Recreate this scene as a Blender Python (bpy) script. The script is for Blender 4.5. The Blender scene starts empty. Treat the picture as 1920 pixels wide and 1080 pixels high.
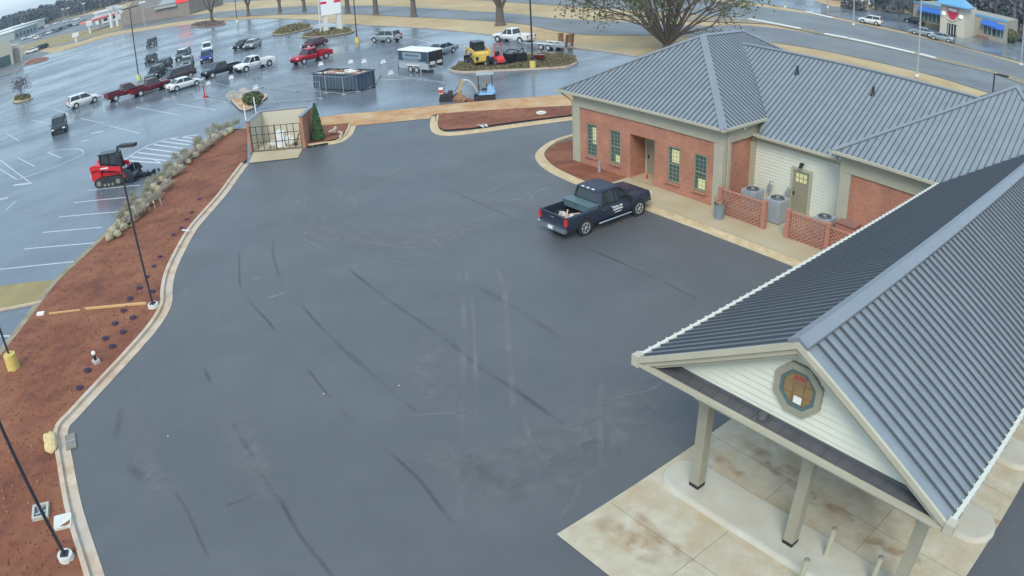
import bpy, bmesh, math, random
from mathutils import Matrix, Vector
rnd = random.Random(7)
SC = bpy.context.scene
COL = SC.collection
PI = math.pi
R = math.radians
# ------------------------------------------------------------------ camera (wide security camera on a mast)
CAMH = 14.4
F0, K0 = 1441.0, 0.0717
CR = Matrix([[-0.61993, -0.78344, -0.04366], [0.33312, -0.31315, 0.88936], [-0.71043, 0.5368, 0.45511]])
cd = bpy.data.cameras.new('Camera'); cam = bpy.data.objects.new('Camera', cd); COL.objects.link(cam); SC.camera = cam
cd.type = 'PANO'; cd.panorama_type = 'FISHEYE_LENS_POLYNOMIAL'; cd.sensor_width = 36; cd.sensor_height = 20.25
cd.fisheye_fov = R(180); mm = 1920 / 36
cd.fisheye_polynomial_k0 = 0; cd.fisheye_polynomial_k1 = -mm / F0; cd.fisheye_polynomial_k2 = 0
cd.fisheye_polynomial_k3 = -K0 * (mm / F0) ** 3; cd.fisheye_polynomial_k4 = 0
cd.clip_start = 0.1; cd.clip_end = 5000
cam.matrix_world = Matrix.Translation((0, 0, CAMH)) @ CR.transposed().to_4x4()
# ------------------------------------------------------------------ light: overcast winter day
SUN = Vector((-0.50, 0.62, 0.80)).normalized()
w = bpy.data.worlds.new('World'); SC.world = w; w.use_nodes = True
nt = w.node_tree; bg = nt.nodes['Background']; sk = nt.nodes.new('ShaderNodeTexSky'); sk.sky_type = 'NISHITA'
sk.sun_disc = False; sk.sun_elevation = math.asin(SUN.z); sk.sun_rotation = math.atan2(SUN.x, SUN.y)
sk.air_density = 1.1; sk.dust_density = 1.0; sk.ozone_density = 1.0; sk.altitude = 200
# thin cloud deck: the physical sky shows through a pale veil with soft patches
sc_ = nt.nodes.new('ShaderNodeVectorMath'); sc_.operation = 'SCALE'; sc_.inputs['Scale'].default_value = 0.11; nt.links.new(sk.outputs[0], sc_.inputs[0])
tc = nt.nodes.new('ShaderNodeTexCoord'); mp_ = nt.nodes.new('ShaderNodeMapping'); mp_.inputs['Scale'].default_value = (1, 1, 3); nt.links.new(tc.outputs['Generated'], mp_.inputs[0])
nz = nt.nodes.new('ShaderNodeTexNoise'); nz.inputs['Scale'].default_value = 2.2; nz.inputs['Detail'].default_value = 5; nt.links.new(mp_.outputs[0], nz.inputs['Vector'])
mr_ = nt.nodes.new('ShaderNodeMapRange'); mr_.inputs[1].default_value = .3; mr_.inputs[2].default_value = .7; mr_.inputs[3].default_value = .55; mr_.inputs[4].default_value = .85; nt.links.new(nz.outputs['Fac'], mr_.inputs[0])
mx_ = nt.nodes.new('ShaderNodeMix'); mx_.data_type = 'RGBA'; nt.links.new(mr_.outputs[0], mx_.inputs[0]); nt.links.new(sc_.outputs[0], mx_.inputs[6]); mx_.inputs[7].default_value = (.48, .65, .80, 1)
nt.links.new(mx_.outputs[2], bg.inputs[0]); bg.inputs[1].default_value = 1.0
sl = bpy.data.lights.new('Sun', 'SUN'); sl.energy = 1.5; sl.angle = R(25); sl.color = (1.0, 0.92, 0.78)
so = bpy.data.objects.new('Sun', sl); COL.objects.link(so); so.rotation_euler = SUN.to_track_quat('Z', 'Y').to_euler()
SC.view_settings.view_transform = 'Standard'; SC.view_settings.look = 'None'; SC.view_settings.gamma = 1
SC.view_settings.exposure = 0.69
SC.cycles.max_bounces = 6; SC.cycles.use_denoising = True

# ------------------------------------------------------------------ survey helpers
def ray(x, y):
    X = x - 960; Y = 540 - y; r = math.hypot(X, Y) + 1e-9; q = r / F0; t = q * (1 + K0 * q * q); s = math.sin(t) / r
    return CR.transposed() @ Vector((X * s, Y * s, -math.cos(t)))
def G(x, y, z=0.0):
    d = ray(x, y); t = (z - CAMH) / d.z
    return Vector((d.x * t, d.y * t, z))
def GL(L, z=0.0): return [G(a, b, z) for a, b in L]
def hd(a, b):
    p, q = G(*a), G(*b); return math.atan2(q.y - p.y, q.x - p.x)

# ------------------------------------------------------------------ materials
def srgb(c):
    return tuple((v / 12.92 if v <= .04045 else ((v + .055) / 1.055) ** 2.4) for v in (c[0] / 255, c[1] / 255, c[2] / 255)) + (1,)
MATS = {}
def M(name, c1, c2=None, scale=3.0, rough=.7, rough2=None, metal=0, bump=0, bscale=None, detail=5, emis=0, thr=(.35, .65), spec=.5, c3=None, scale3=.3, obj=False, stretch=None, alpha=None, trans=0, rscale=None):
    if name in MATS: return MATS[name]
    m = bpy.data.materials.new(name); m.use_nodes = True; t = m.node_tree; n = t.nodes; l = t.links
    b = n['Principled BSDF']; b.inputs['Roughness'].default_value = rough; b.inputs['Metallic'].default_value = metal
    b.inputs['Specular IOR Level'].default_value = spec
    c1 = tuple(c1) + (1,) if len(c1) == 3 else c1
    b.inputs['Base Color'].default_value = c1
    if trans: b.inputs['Transmission Weight'].default_value = trans
    if emis: b.inputs['Emission Color'].default_value = c1; b.inputs['Emission Strength'].default_value = emis
    if c2 is not None or bump or rough2 is not None:
        if obj: src = n.new('ShaderNodeTexCoord').outputs['Object']
        else: src = n.new('ShaderNodeNewGeometry').outputs['Position']
        if stretch:
            mp = n.new('ShaderNodeMapping'); l.new(src, mp.inputs[0]); mp.inputs['Scale'].default_value = stretch; src = mp.outputs[0]
        def noise(sc, a, bb, det=detail):
            x = n.new('ShaderNodeTexNoise'); x.inputs['Scale'].default_value = sc; x.inputs['Detail'].default_value = det
            x.inputs['Roughness'].default_value = .62; l.new(src, x.inputs['Vector'])
            y = n.new('ShaderNodeMapRange'); y.inputs[1].default_value = a; y.inputs[2].default_value = bb; l.new(x.outputs['Fac'], y.inputs[0])
            return y.outputs[0]
        if c2 is not None:
            c2 = tuple(c2) + (1,) if len(c2) == 3 else c2
            f = noise(scale, *thr); mx = n.new('ShaderNodeMix'); mx.data_type = 'RGBA'; l.new(f, mx.inputs[0])
            mx.inputs[6].default_value = c1; mx.inputs[7].default_value = c2; out = mx.outputs[2]
            if c3 is not None:
                c3 = tuple(c3) + (1,) if len(c3) == 3 else c3
                f3 = noise(scale3, .42, .68); m3 = n.new('ShaderNodeMix'); m3.data_type = 'RGBA'; l.new(f3, m3.inputs[0])
                l.new(out, m3.inputs[6]); m3.inputs[7].default_value = c3; out = m3.outputs[2]
            l.new(out, b.inputs['Base Color'])
        if rough2 is not None:
            f = noise(rscale or scale * .37, .4, .6); y = n.new('ShaderNodeMapRange'); y.inputs[3].default_value = rough; y.inputs[4].default_value = rough2
            l.new(f, y.inputs[0]); l.new(y.outputs[0], b.inputs['Roughness'])
        if bump:
            x = n.new('ShaderNodeTexNoise'); x.inputs['Scale'].default_value = bscale or scale * 4; x.inputs['Detail'].default_value = 4; l.new(src, x.inputs['Vector'])
            bp = n.new('ShaderNodeBump'); bp.inputs['Strength'].default_value = bump; bp.inputs['Distance'].default_value = .03
            l.new(x.outputs['Fac'], bp.inputs['Height']); l.new(bp.outputs[0], b.inputs['Normal'])
    MATS[name] = m; return m
def brickmat(name, c1, c2, mortar):
    m = bpy.data.materials.new(name); m.use_nodes = True; t = m.node_tree; n = t.nodes; l = t.links; b = n['Principled BSDF']
    g = n.new('ShaderNodeNewGeometry'); s = n.new('ShaderNodeSeparateXYZ'); l.new(g.outputs['Position'], s.inputs[0])
    a = n.new('ShaderNodeMath'); a.operation = 'ADD'; l.new(s.outputs[0], a.inputs[0]); l.new(s.outputs[1], a.inputs[1])
    c = n.new('ShaderNodeCombineXYZ'); l.new(a.outputs[0], c.inputs[0]); l.new(s.outputs[2], c.inputs[1])
    br = n.new('ShaderNodeTexBrick'); l.new(c.outputs[0], br.inputs['Vector']); br.inputs['Scale'].default_value = 1
    br.inputs['Brick Width'].default_value = .2; br.inputs['Row Height'].default_value = .067; br.inputs['Mortar Size'].default_value = .006
    br.inputs['Color1'].default_value = c1 + (1,); br.inputs['Color2'].default_value = c2 + (1,); br.inputs['Mortar'].default_value = mortar + (1,)
    no = n.new('ShaderNodeTexNoise'); no.inputs['Scale'].default_value = .9; no.inputs['Detail'].default_value = 4; l.new(g.outputs['Position'], no.inputs['Vector'])
    mr = n.new('ShaderNodeMapRange'); mr.inputs[1].default_value = .3; mr.inputs[2].default_value = .7; mr.inputs[3].default_value = .82; mr.inputs[4].default_value = 1.15; l.new(no.outputs['Fac'], mr.inputs[0])
    mx = n.new('ShaderNodeVectorMath'); mx.operation = 'SCALE'; l.new(br.outputs['Color'], mx.inputs[0]); l.new(mr.outputs[0], mx.inputs['Scale'])
    l.new(mx.outputs[0], b.inputs['Base Color']); b.inputs['Roughness'].default_value = .85
    MATS[name] = m; return m
def markmat(name, col, strength, scale=1.5, rough=.7, stretchy=None):
    m = bpy.data.materials.new(name); m.use_nodes = True; t = m.node_tree; n = t.nodes; l = t.links; b = n['Principled BSDF']
    b.inputs['Base Color'].default_value = tuple(col) + (1,); b.inputs['Roughness'].default_value = rough
    g = n.new('ShaderNodeNewGeometry'); x = n.new('ShaderNodeTexNoise'); x.inputs['Scale'].default_value = scale; x.inputs['Detail'].default_value = 6; l.new(g.outputs['Position'], x.inputs['Vector'])
    y = n.new('ShaderNodeMapRange'); y.inputs[1].default_value = .35; y.inputs[2].default_value = .65; l.new(x.outputs['Fac'], y.inputs[0])
    at = n.new('ShaderNodeAttribute'); at.attribute_name = 'fade'
    mu = n.new('ShaderNodeMath'); mu.operation = 'MULTIPLY'; l.new(y.outputs[0], mu.inputs[0]); l.new(at.outputs['Fac'], mu.inputs[1])
    m2 = n.new('ShaderNodeMath'); m2.operation = 'MULTIPLY'; l.new(mu.outputs[0], m2.inputs[0]); m2.inputs[1].default_value = strength
    l.new(m2.outputs[0], b.inputs['Alpha'])
    MATS[name] = m; return m

M('taupe', (.40, .385, .30), (.44, .42, .33), 2, .6)
M('taupe_dark', (.20, .20, .165), (.23, .225, .185), 3, .6)
M('column_taupe', (.30, .29, .225), (.34, .325, .255), 2, .6)
M('cream', (.44, .42, .325), (.49, .465, .365), 2, .5)
M('gutter_white', (.62, .63, .56), None, rough=.35)
M('siding', (.68, .70, .60), (.64, .66, .57), 2, .6)
M('roof', (.255, .29, .315), (.295, .33, .355), 1.2, .33, .44, metal=.35, spec=.6)
M('roof_seam_shade', (.105, .125, .15), None, rough=.4, metal=.35)  # ribs are the same metal as the pans; their shaded sides painted in darker
M('roof_cap', (.27, .30, .335), (.25, .28, .31), 1.5, .42, metal=.3)
M('pent', (.10, .105, .12), (.13, .135, .15), 2, .45, metal=.2)
brickmat('brick', (.46, .185, .115), (.35, .135, .088), (.44, .29, .21))
brickmat('brick_dark', (.27, .095, .075), (.22, .075, .06), (.30, .16, .13))
M('brick_block', (.45, .21, .155), (.37, .165, .125), 7, .85)
M('concrete', (.50, .47, .41), (.44, .40, .33), 1.3, .8, c3=(.52, .50, .46), scale3=.4)
M('walk_concrete', (.46, .38, .24), (.40, .31, .18), 1.0, .8, c3=(.50, .44, .32), scale3=.5)
M('kerb_concrete', (.60, .50, .38), (.46, .32, .22), 1.6, .85, c3=(.52, .47, .40), scale3=.35, bump=.3)
M('kerb_clean', (.60, .50, .33), (.50, .38, .22), 2.2, .85, bump=.3)
M('apron', (.47, .43, .32), (.58, .54, .43), 1.7, .8, c3=(.46, .37, .24), scale3=.9, bump=.15)
M('island_concrete', (.54, .54, .47), (.46, .46, .39), 1.6, .8, c3=(.50, .45, .36), scale3=.6)
M('asphalt_new', (.098, .106, .114), (.116, .123, .131), .45, .46, .36, bump=.55, bscale=28, c3=(.092, .098, .107), scale3=.16, thr=(.3, .7), detail=7)
M('asphalt_old', (.135, .165, .195), (.095, .115, .138), .30, .12, .34, bump=.10, bscale=20, c3=(.17, .20, .235), scale3=.09, detail=8, rscale=.13, stretch=(1, .45, 1))
M('road', (.16, .165, .17), (.12, .125, .13), .25, .4, .55, c3=(.17, .17, .165), scale3=.07)
M('mulch', (.24, .080, .040), (.140, .046, .027), 1.3, .9, bump=1.0, bscale=14, c3=(.29, .12, .06), scale3=.33, detail=8)
M('clod', (.20, .076, .045), (.26, .105, .06), 6, .95)
M('straw', (.38, .22, .12), None, rough=.9)
M('tan_dirt', (.52, .30, .13), (.40, .21, .10), .8, .95, bump=.6, bscale=8, c3=(.56, .40, .24), scale3=.5)
M('dry_grass', (.50, .36, .185), (.38, .27, .14), .35, .95, bump=.7, bscale=6, c3=(.52, .42, .25), scale3=.06, detail=8)
M('green_grass', (.27, .22, .10), (.33, .27, .13), .5, .95, bump=.6, bscale=6)
M('gravel_edge', (.34, .30, .22), (.22, .18, .11), 1.3, .95, bump=.6, bscale=10)
M('white_line', (.62, .66, .68), (.42, .46, .50), 4, .6)
M('pole_black', (.035, .037, .045), None, rough=.5)
M('pole_grey', (.33, .37, .38), None, rough=.5)
M('galv', (.45, .49, .52), None, rough=.45, metal=.5)
M('yellow', (.72, .55, .16), (.62, .46, .14), 5, .75)
M('yellow_lime', (.62, .66, .18), None, rough=.7)
M('black', (.018, .019, .022), None, rough=.6)
M('rubber', (.03, .03, .033), None, rough=.8)
M('rim', (.62, .64, .68), None, rough=.3, metal=.4)
M('glass_dark', (.02, .032, .038), None, rough=.08, spec=.8)
M('glass_teal', (.06, .115, .112), None, rough=.1, spec=.7)
M('glass_lit', (.50, .51, .27), None, rough=.2, emis=.26)
M('glass_amber', (.32, .22, .095), (.22, .17, .09), 2.5, .15, spec=.7)
M('frame_olive', (.27, .26, .19), None, rough=.5)
M('frame_teal', (.10, .16, .18), None, rough=.4)
M('door_olive', (.27, .26, .19), (.30, .285, .21), 3, .5)
M('white_paint', (.82, .84, .84), None, rough=.35)
M('offwhite', (.70, .71, .66), (.60, .61, .56), 3, .6)
M('red_lamp', (.62, .03, .03), None, rough=.25)
M('lamp_clear', (.75, .78, .8), None, rough=.15)
M('chrome', (.6, .63, .66), None, rough=.2, metal=.9)
M('hvac', (.42, .46, .50), (.36, .40, .44), 5, .5, metal=.2)
M('can_grey', (.20, .245, .28), None, rough=.55)
M('bark', (.16, .135, .115), (.10, .085, .075), 4, .95, bump=.5, bscale=12)
M('bark_pale', (.34, .31, .26), (.25, .22, .19), 4, .95)
M('twig_pale', (.36, .33, .26), (.26, .23, .18), 4, .95)
M('twig_olive', (.22, .21, .13), (.30, .28, .19), 4, .95)
M('leaf_olive', (.085, .115, .05), (.13, .14, .06), .8, .8)
M('leaf_green', (.05, .13, .045), (.08, .17, .06), 1.5, .8)
M('shrub_green', (.13, .13, .065), (.21, .165, .10), .9, .9)
M('far_pine', (.09, .12, .13), (.115, .14, .15), .05, .95)  # distance haze put into this lighter, bluish base colour
M('far_bare', (.15, .145, .155), (.12, .12, .135), .05, .95)
M('burlap', (.42, .38, .26), (.30, .26, .17), 5, .95, obj=True)
M('purple', (.12, .05, .20), None, rough=.5)
M('sack', (.72, .58, .30), (.60, .45, .22), 3, .9)
M('straw_line', (.62, .38, .17), None, rough=.8)
M('wood', (.30, .17, .10), (.22, .12, .07), 4, .85)
M('excavator_blue', (.25, .50, .80), None, rough=.35)
M('track_red', (.60, .02, .03), None, rough=.3)
M('trencher_red', (.66, .05, .05), None, rough=.4)
M('machine_yellow', (.72, .50, .10), (.62, .42, .09), 4, .4)
M('stick_tan', (.52, .38, .15), (.35, .24, .10), 3, .7)
M('dump_blue', (.075, .11, .16), (.06, .09, .13), 2, .6)
M('trailer_navy', (.04, .07, .12), None, rough=.35)
M('trailer_silver', (.42, .46, .50), None, rough=.35)
M('sign_red', (.62, .02, .08), None, rough=.4)
M('awning_blue', (.03, .14, .52), None, rough=.6)
M('spire_blue', (.13, .36, .58), None, rough=.4)
M('store_tan', (.36, .34, .29), (.32, .30, .25), .5, .8)
M('store_beige', (.55, .52, .42), None, rough=.8)
M('store_brown', (.27, .235, .21), (.23, .20, .18), .3, .8)
M('store_roof', (.30, .35, .36), None, rough=.6)
M('white_far', (.72, .75, .76), None, rough=.6)
markmat('seam_dark', (.045, .05, .058), .27, .35)
markmat('track_light', (.25, .255, .26), .50, .6)
markmat('dust_light', (.24, .24, .245), .42, 1.8)
markmat('chalk', (.5, .5, .5), .6, 3)
markmat('rust_stain', (.42, .25, .14), .42, 2.2)
markmat('wet_dark', (.03, .035, .04), .7, .5, rough=.12)

# ------------------------------------------------------------------ mesh builder
class MB:
    def __init__(s): s.v = []; s.f = []; s.mi = []; s.T = Matrix(); s.m = 0; s.sm = []; s.smooth = False
    def add(s, vs, fs):
        o = len(s.v); s.v += [tuple(s.T @ Vector(p)) for p in vs]
        for f in fs: s.f.append(tuple(i + o for i in f)); s.mi.append(s.m); s.sm.append(s.smooth)
        return s
    def box(s, c, d, rz=0, taper=1.0):
        x, y, z = d[0] / 2, d[1] / 2, d[2] / 2; M4 = Matrix.Translation(c) @ (rz if isinstance(rz, Matrix) else Matrix.Rotation(rz, 4, 'Z'))
        vs = [M4 @ Vector(p) for p in ((-x, -y, -z), (x, -y, -z), (x, y, -z), (-x, y, -z), (-x * taper, -y * taper, z), (x * taper, -y * taper, z), (x * taper, y * taper, z), (-x * taper, y * taper, z))]
        return s.add(vs, [(0, 3, 2, 1), (4, 5, 6, 7), (0, 1, 5, 4), (1, 2, 6, 5), (2, 3, 7, 6), (3, 0, 4, 7)])
    def bx(s, x0, x1, y0, y1, z0, z1):
        return s.box(((x0 + x1) / 2, (y0 + y1) / 2, (z0 + z1) / 2), (abs(x1 - x0), abs(y1 - y0), abs(z1 - z0)))
    def beam(s, p, q, w, h=None):
        p, q = Vector(p), Vector(q); d = q - p; h = h or w
        zz = Vector((0, 0, 1)) if abs(d.normalized().z) < .99 else Vector((1, 0, 0))
        a = d.cross(zz).normalized() * (w / 2); b = a.cross(d).normalized() * (h / 2)
        vs = [p - a - b, p + a - b, p + a + b, p - a + b, q - a - b, q + a - b, q + a + b, q - a + b]
        return s.add(vs, [(0, 1, 2, 3), (7, 6, 5, 4), (0, 4, 5, 1), (1, 5, 6, 2), (2, 6, 7, 3), (3, 7, 4, 0)])
    def cyl(s, p, q, r0, r1=None, n=10, cap=True):
        p, q = Vector(p), Vector(q); r1 = r0 if r1 is None else r1; d = (q - p).normalized()
        zz = Vector((0, 0, 1)) if abs(d.z) < .95 else Vector((1, 0, 0)); a = d.cross(zz).normalized(); b = d.cross(a)
        vs = [p + (a * math.cos(2 * PI * i / n) + b * math.sin(2 * PI * i / n)) * r0 for i in range(n)] + [q + (a * math.cos(2 * PI * i / n) + b * math.sin(2 * PI * i / n)) * r1 for i in range(n)]
        fs = [(i, (i + 1) % n, n + (i + 1) % n, n + i) for i in range(n)]
        if cap: fs += [tuple(range(n - 1, -1, -1)), tuple(range(n, 2 * n))]
        return s.add(vs, fs)
    def tube(s, pts, r, n=6):
        for a, b in zip(pts[:-1], pts[1:]): s.cyl(a, b, r, r, n)
        return s
    def prism(s, pts, a, b, axis='y'):
        n = len(pts)
        def P(u, v, t): return (u, t, v) if axis == 'y' else ((t, u, v) if axis == 'x' else (u, v, t))
        vs = [P(u, v, a) for u, v in pts] + [P(u, v, b) for u, v in pts]
        return s.add(vs, [tuple(range(n)), tuple(range(2 * n - 1, n - 1, -1))] + [(i, n + i, n + (i + 1) % n, (i + 1) % n) for i in range(n)])
    def loft(s, secs, cap=True):
        n = len(secs[0]); vs = [p for c in secs for p in c]; fs = []
        for k in range(len(secs) - 1):
            for i in range(n): fs.append((k * n + i, k * n + (i + 1) % n, (k + 1) * n + (i + 1) % n, (k + 1) * n + i))
        if cap: fs += [tuple(range(n - 1, -1, -1)), tuple((len(secs) - 1) * n + i for i in range(n))]
        return s.add(vs, fs)
    def blob(s, c, r, seg=10, ring=6, jit=0, sq=(1, 1, 1)):
        vs = [(c[0], c[1], c[2] - r * sq[2])]
        for j in range(1, ring):
            ph = -PI / 2 + PI * j / ring
            for i in range(seg):
                k = r * (1 + rnd.uniform(-jit, jit)); th = 2 * PI * i / seg
                vs.append((c[0] + k * sq[0] * math.cos(ph) * math.cos(th), c[1] + k * sq[1] * math.cos(ph) * math.sin(th), c[2] + k * sq[2] * math.sin(ph)))
        vs.append((c[0], c[1], c[2] + r * sq[2])); fs = []
        for i in range(seg):
            fs.append((0, 1 + (i + 1) % seg, 1 + i)); fs.append((len(vs) - 1, 1 + (ring - 2) * seg + i, 1 + (ring - 2) * seg + (i + 1) % seg))
            for j in range(ring - 2): fs.append((1 + j * seg + i, 1 + j * seg + (i + 1) % seg, 1 + (j + 1) * seg + (i + 1) % seg, 1 + (j + 1) * seg + i))
        return s.add(vs, fs)
    def leaf(s, c, r):
        u = Vector((rnd.gauss(0, 1), rnd.gauss(0, 1), rnd.gauss(0, 1))).normalized(); v = u.orthogonal().normalized(); a = rnd.uniform(0, 6.28)
        v = Matrix.Rotation(a, 3, u) @ v; q = u.cross(v); c = Vector(c)
        return s.add([c + v * r, c + q * r * .6, c - v * r, c - q * r * .6], [(0, 1, 2, 3)])
    def build(s, name, mats, parent=None, loc=None, rz=0, recalc=True):
        me = bpy.data.meshes.new(name); me.from_pydata(s.v, [], s.f)
        if not isinstance(mats, (list, tuple)): mats = [mats]
        for m in mats: me.materials.append(MATS[m] if isinstance(m, str) else m)
        if len(mats) > 1: me.polygons.foreach_set('material_index', s.mi)
        me.polygons.foreach_set('use_smooth', s.sm)
        if recalc:
            b = bmesh.new(); b.from_mesh(me); bmesh.ops.recalc_face_normals(b, faces=b.faces); b.to_mesh(me); b.free()
        me.update(); o = bpy.data.objects.new(name, me); COL.objects.link(o)
        if parent: o.parent = parent
        if loc is not None: o.location = loc
        o.rotation_euler = (0, 0, rz); return o

def tag(o, label, cat, group=None):
    o['label'] = label; o['category'] = cat
    if group: o['group'] = group
    return o
def thing(name, label, cat, loc=(0, 0, 0), rz=0, group=None):
    o = bpy.data.objects.new(name, None); COL.objects.link(o); o.location = loc; o.rotation_euler = (0, 0, rz); o.empty_display_size = .3
    return tag(o, label, cat, group)
def struct(o, kind='structure'): o['kind'] = kind; return o
def dup(root, loc, rz=0, label=None, group=None, scale=None):
    r = root.copy(); COL.objects.link(r); r.location = loc; r.rotation_euler = (0, 0, rz)
    if label: r['label'] = label
    if group: r['group'] = group
    if scale: r.scale = (scale,) * 3
    for ch in list(root.children):
        c = ch.copy(); COL.objects.link(c); c.parent = r
        for g in list(ch.children):
            d = g.copy(); COL.objects.link(d); d.parent = c
    return r
def sheet(name, pts, z, mat, thick=0):
    b = bmesh.new(); vs = [b.verts.new((p[0], p[1], z)) for p in pts]; f = b.faces.new(vs)
    if f.normal.z < 0: f.normal_flip()
    f.normal_update()
    if f.normal.z < 0: f.normal_flip()
    if thick:
        r = bmesh.ops.extrude_face_region(b, geom=[f]); bmesh.ops.translate(b, vec=(0, 0, -thick), verts=[v for v in r['geom'] if isinstance(v, bmesh.types.BMVert)])
    bmesh.ops.triangulate(b, faces=b.faces[:]); bmesh.ops.recalc_face_normals(b, faces=b.faces) if thick else None
    me = bpy.data.meshes.new(name); b.to_mesh(me); b.free(); me.materials.append(MATS[mat]); o = bpy.data.objects.new(name, me); COL.objects.link(o)
    return struct(o)
def smooth(pts, n=4):
    P = [Vector(p) for p in pts]; out = []
    for i in range(len(P) - 1):
        p0, p1, p2, p3 = P[max(i - 1, 0)], P[i], P[i + 1], P[min(i + 2, len(P) - 1)]
        for k in range(n):
            t = k / n; out.append(.5 * ((2 * p1) + (p2 - p0) * t + (2 * p0 - 5 * p1 + 4 * p2 - p3) * t * t + (3 * p1 - p0 - 3 * p2 + p3) * t ** 3))
    return out + [P[-1]]
def normals2d(P, closed=False):
    out = []
    for i in range(len(P)):
        a = P[i - 1] if (i > 0 or closed) else P[i]; b = P[(i + 1) % len(P)] if (i < len(P) - 1 or closed) else P[i]
        d = (b - a); d.z = 0; d.normalize(); out.append(Vector((-d.y, d.x, 0)))
    return out
def sweep(name, path, prof, mat, closed=False, mb=None):
    # prof: list of (offset to the left of travel, z)
    P = [Vector((p[0], p[1], 0)) for p in path]; N = normals2d(P, closed); m = mb or MB(); k = len(prof)
    vs = [P[i] + N[i] * o + Vector((0, 0, z)) for i in range(len(P)) for o, z in prof]; fs = []
    L = len(P) if closed else len(P) - 1
    for i in range(L):
        j = (i + 1) % len(P)
        for q in range(k - 1): fs.append((i * k + q, j * k + q, j * k + q + 1, i * k + q + 1))
    m.add(vs, fs)
    if mb: return None
    o = m.build(name, mat, recalc=False)
    return struct(o)
def kerb(name, pix, side, mat='kerb_concrete', gut=.42, kw=.16, closed=False, world=False, n=4):
    P = [Vector(p).to_3d() for p in pix] if world else GL(pix)
    if n > 1: P = smooth(P + ([P[0]] if closed else []), n); P = P[:-1] if closed else P
    s = side
    prof = [(0, .0), (0, .022), (s * gut, .014), (s * (gut + .02), .13), (s * (gut + kw), .13), (s * (gut + kw + .02), .0)]
    return sweep(name, P, prof, mat, closed)
def strip(name, pts, width, z, mat, fade=True, soft=True):
    P = [Vector((p[0], p[1], 0)) for p in pts]; N = normals2d(P); offs = (-.5, -.2, .2, .5) if soft else (-.5, .5); fv = (0, 1, 1, 0) if soft else (1, 1)
    m = MB(); k = len(offs); vs = [P[i] + N[i] * o * width + Vector((0, 0, z)) for i in range(len(P)) for o in offs]
    fs = [(i * k + q, (i + 1) * k + q, (i + 1) * k + q + 1, i * k + q + 1) for i in range(len(P) - 1) for q in range(k - 1)]
    m.add(vs, fs); o = m.build(name, mat, recalc=False)
    if fade:
        ca = o.data.attributes.new('fade', 'FLOAT', 'POINT')
        for i in range(len(P)):
            e = min(1, i / 2, (len(P) - 1 - i) / 2)
            for q in range(k): ca.data[i * k + q].value = fv[q] * e
    return o
#PART2
# ================================================================== THE SETTING
ground = struct(MB().add([(-900, -900, -.08), (1500, -900, -.08), (1500, 700, -.08), (-900, 700, -.08)], [(0, 1, 2, 3)]).build('ground', 'dry_grass'))
L1 = [(92, 100), (120, 95), (212, 67), (287, 55), (360, 45), (480, 35), (580, 37), (645, 45), (780, 52), (930, 67), (1050, 87), (1135, 97), (1195, 106)]
lotfar = GL(L1)
lot = [Vector((222, 25, 0)), Vector((218, 0, 0))] + lotfar + [Vector((50, -58, 0)), Vector((44, -50, 0)), Vector((30, -47, 0)), Vector((25, -30, 0)), Vector((20, 0, 0)), Vector((10, 40, 0)), Vector((200, 60, 0))]
sheet('parking_lot', lot, 0, 'asphalt_old')
sweep('lot_kerb', smooth(lotfar, 3), [(0, 0), (0, .12), (.18, .12), (.18, -.05)], 'kerb_concrete')
# highway in two carriageways
An = GL([(117, 85), (200, 62), (287, 48), (360, 37), (480, 29), (600, 26), (700, 28), (780, 32), (960, 42), (1035, 56), (1110, 65)]) + [Vector((64, -78, 0)), Vector((54, -85.5, 0))] + GL([(1715, 132), (1850, 172)]) + [Vector((10, -85, 0)), Vector((-60, -90, 0))]
Af = GL([(117, 75), (200, 52), (360, 28), (480, 16), (665, 10), (780, 14), (880, 20), (960, 25), (1060, 35)]) + [Vector((70, -88, 0)), Vector((66, -97, 0))] + GL([(1547, 66), (1715, 102), (1862, 138)]) + [Vector((10, -100.5, 0)), Vector((-60, -108, 0))]
Bn = [Vector((400, -60, 0)), Vector((250, -78, 0)), Vector((160, -90, 0)), Vector((117, -91, 0)), Vector((98, -93, 0)), Vector((80, -99.5, 0)), Vector((67, -103, 0))] + GL([(1547, 61), (1715, 97), (1862, 132)]) + [Vector((10, -104, 0)), Vector((-60, -112, 0))]
Bf = [Vector((400, -78, 0)), Vector((250, -98, 0)), Vector((160, -112, 0)), Vector((117, -118, 0)), Vector((98, -122, 0)), Vector((81.8, -125, 0))] + GL([(1600, 42), (1715, 67), (1870, 107)]) + [Vector((10, -119, 0)), Vector((-60, -128, 0))]
An = [Vector((420, 40, 0)), Vector((300, 5, 0))] + An; Af = [Vector((420, 30, 0)), Vector((320, 0, 0))] + Af
An, Af, Bn, Bf = [smooth(q, 3) for q in (An, Af, Bn, Bf)]
sheet('near_carriageway', An + Af[::-1], -.03, 'road')
sheet('far_carriageway', Bn + Bf[::-1], -.034, 'road')
sheet('median_strip', GL([(1180, 38), (1440, 45), (1547, 66), (1715, 102), (1752, 112), (1862, 138), (1920, 158), (1980, 176)]) + GL([(1980, 168), (1920, 150), (1862, 132), (1752, 106), (1715, 97), (1547, 61), (1440, 40), (1180, 25)]), .02, 'gravel_edge')
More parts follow.
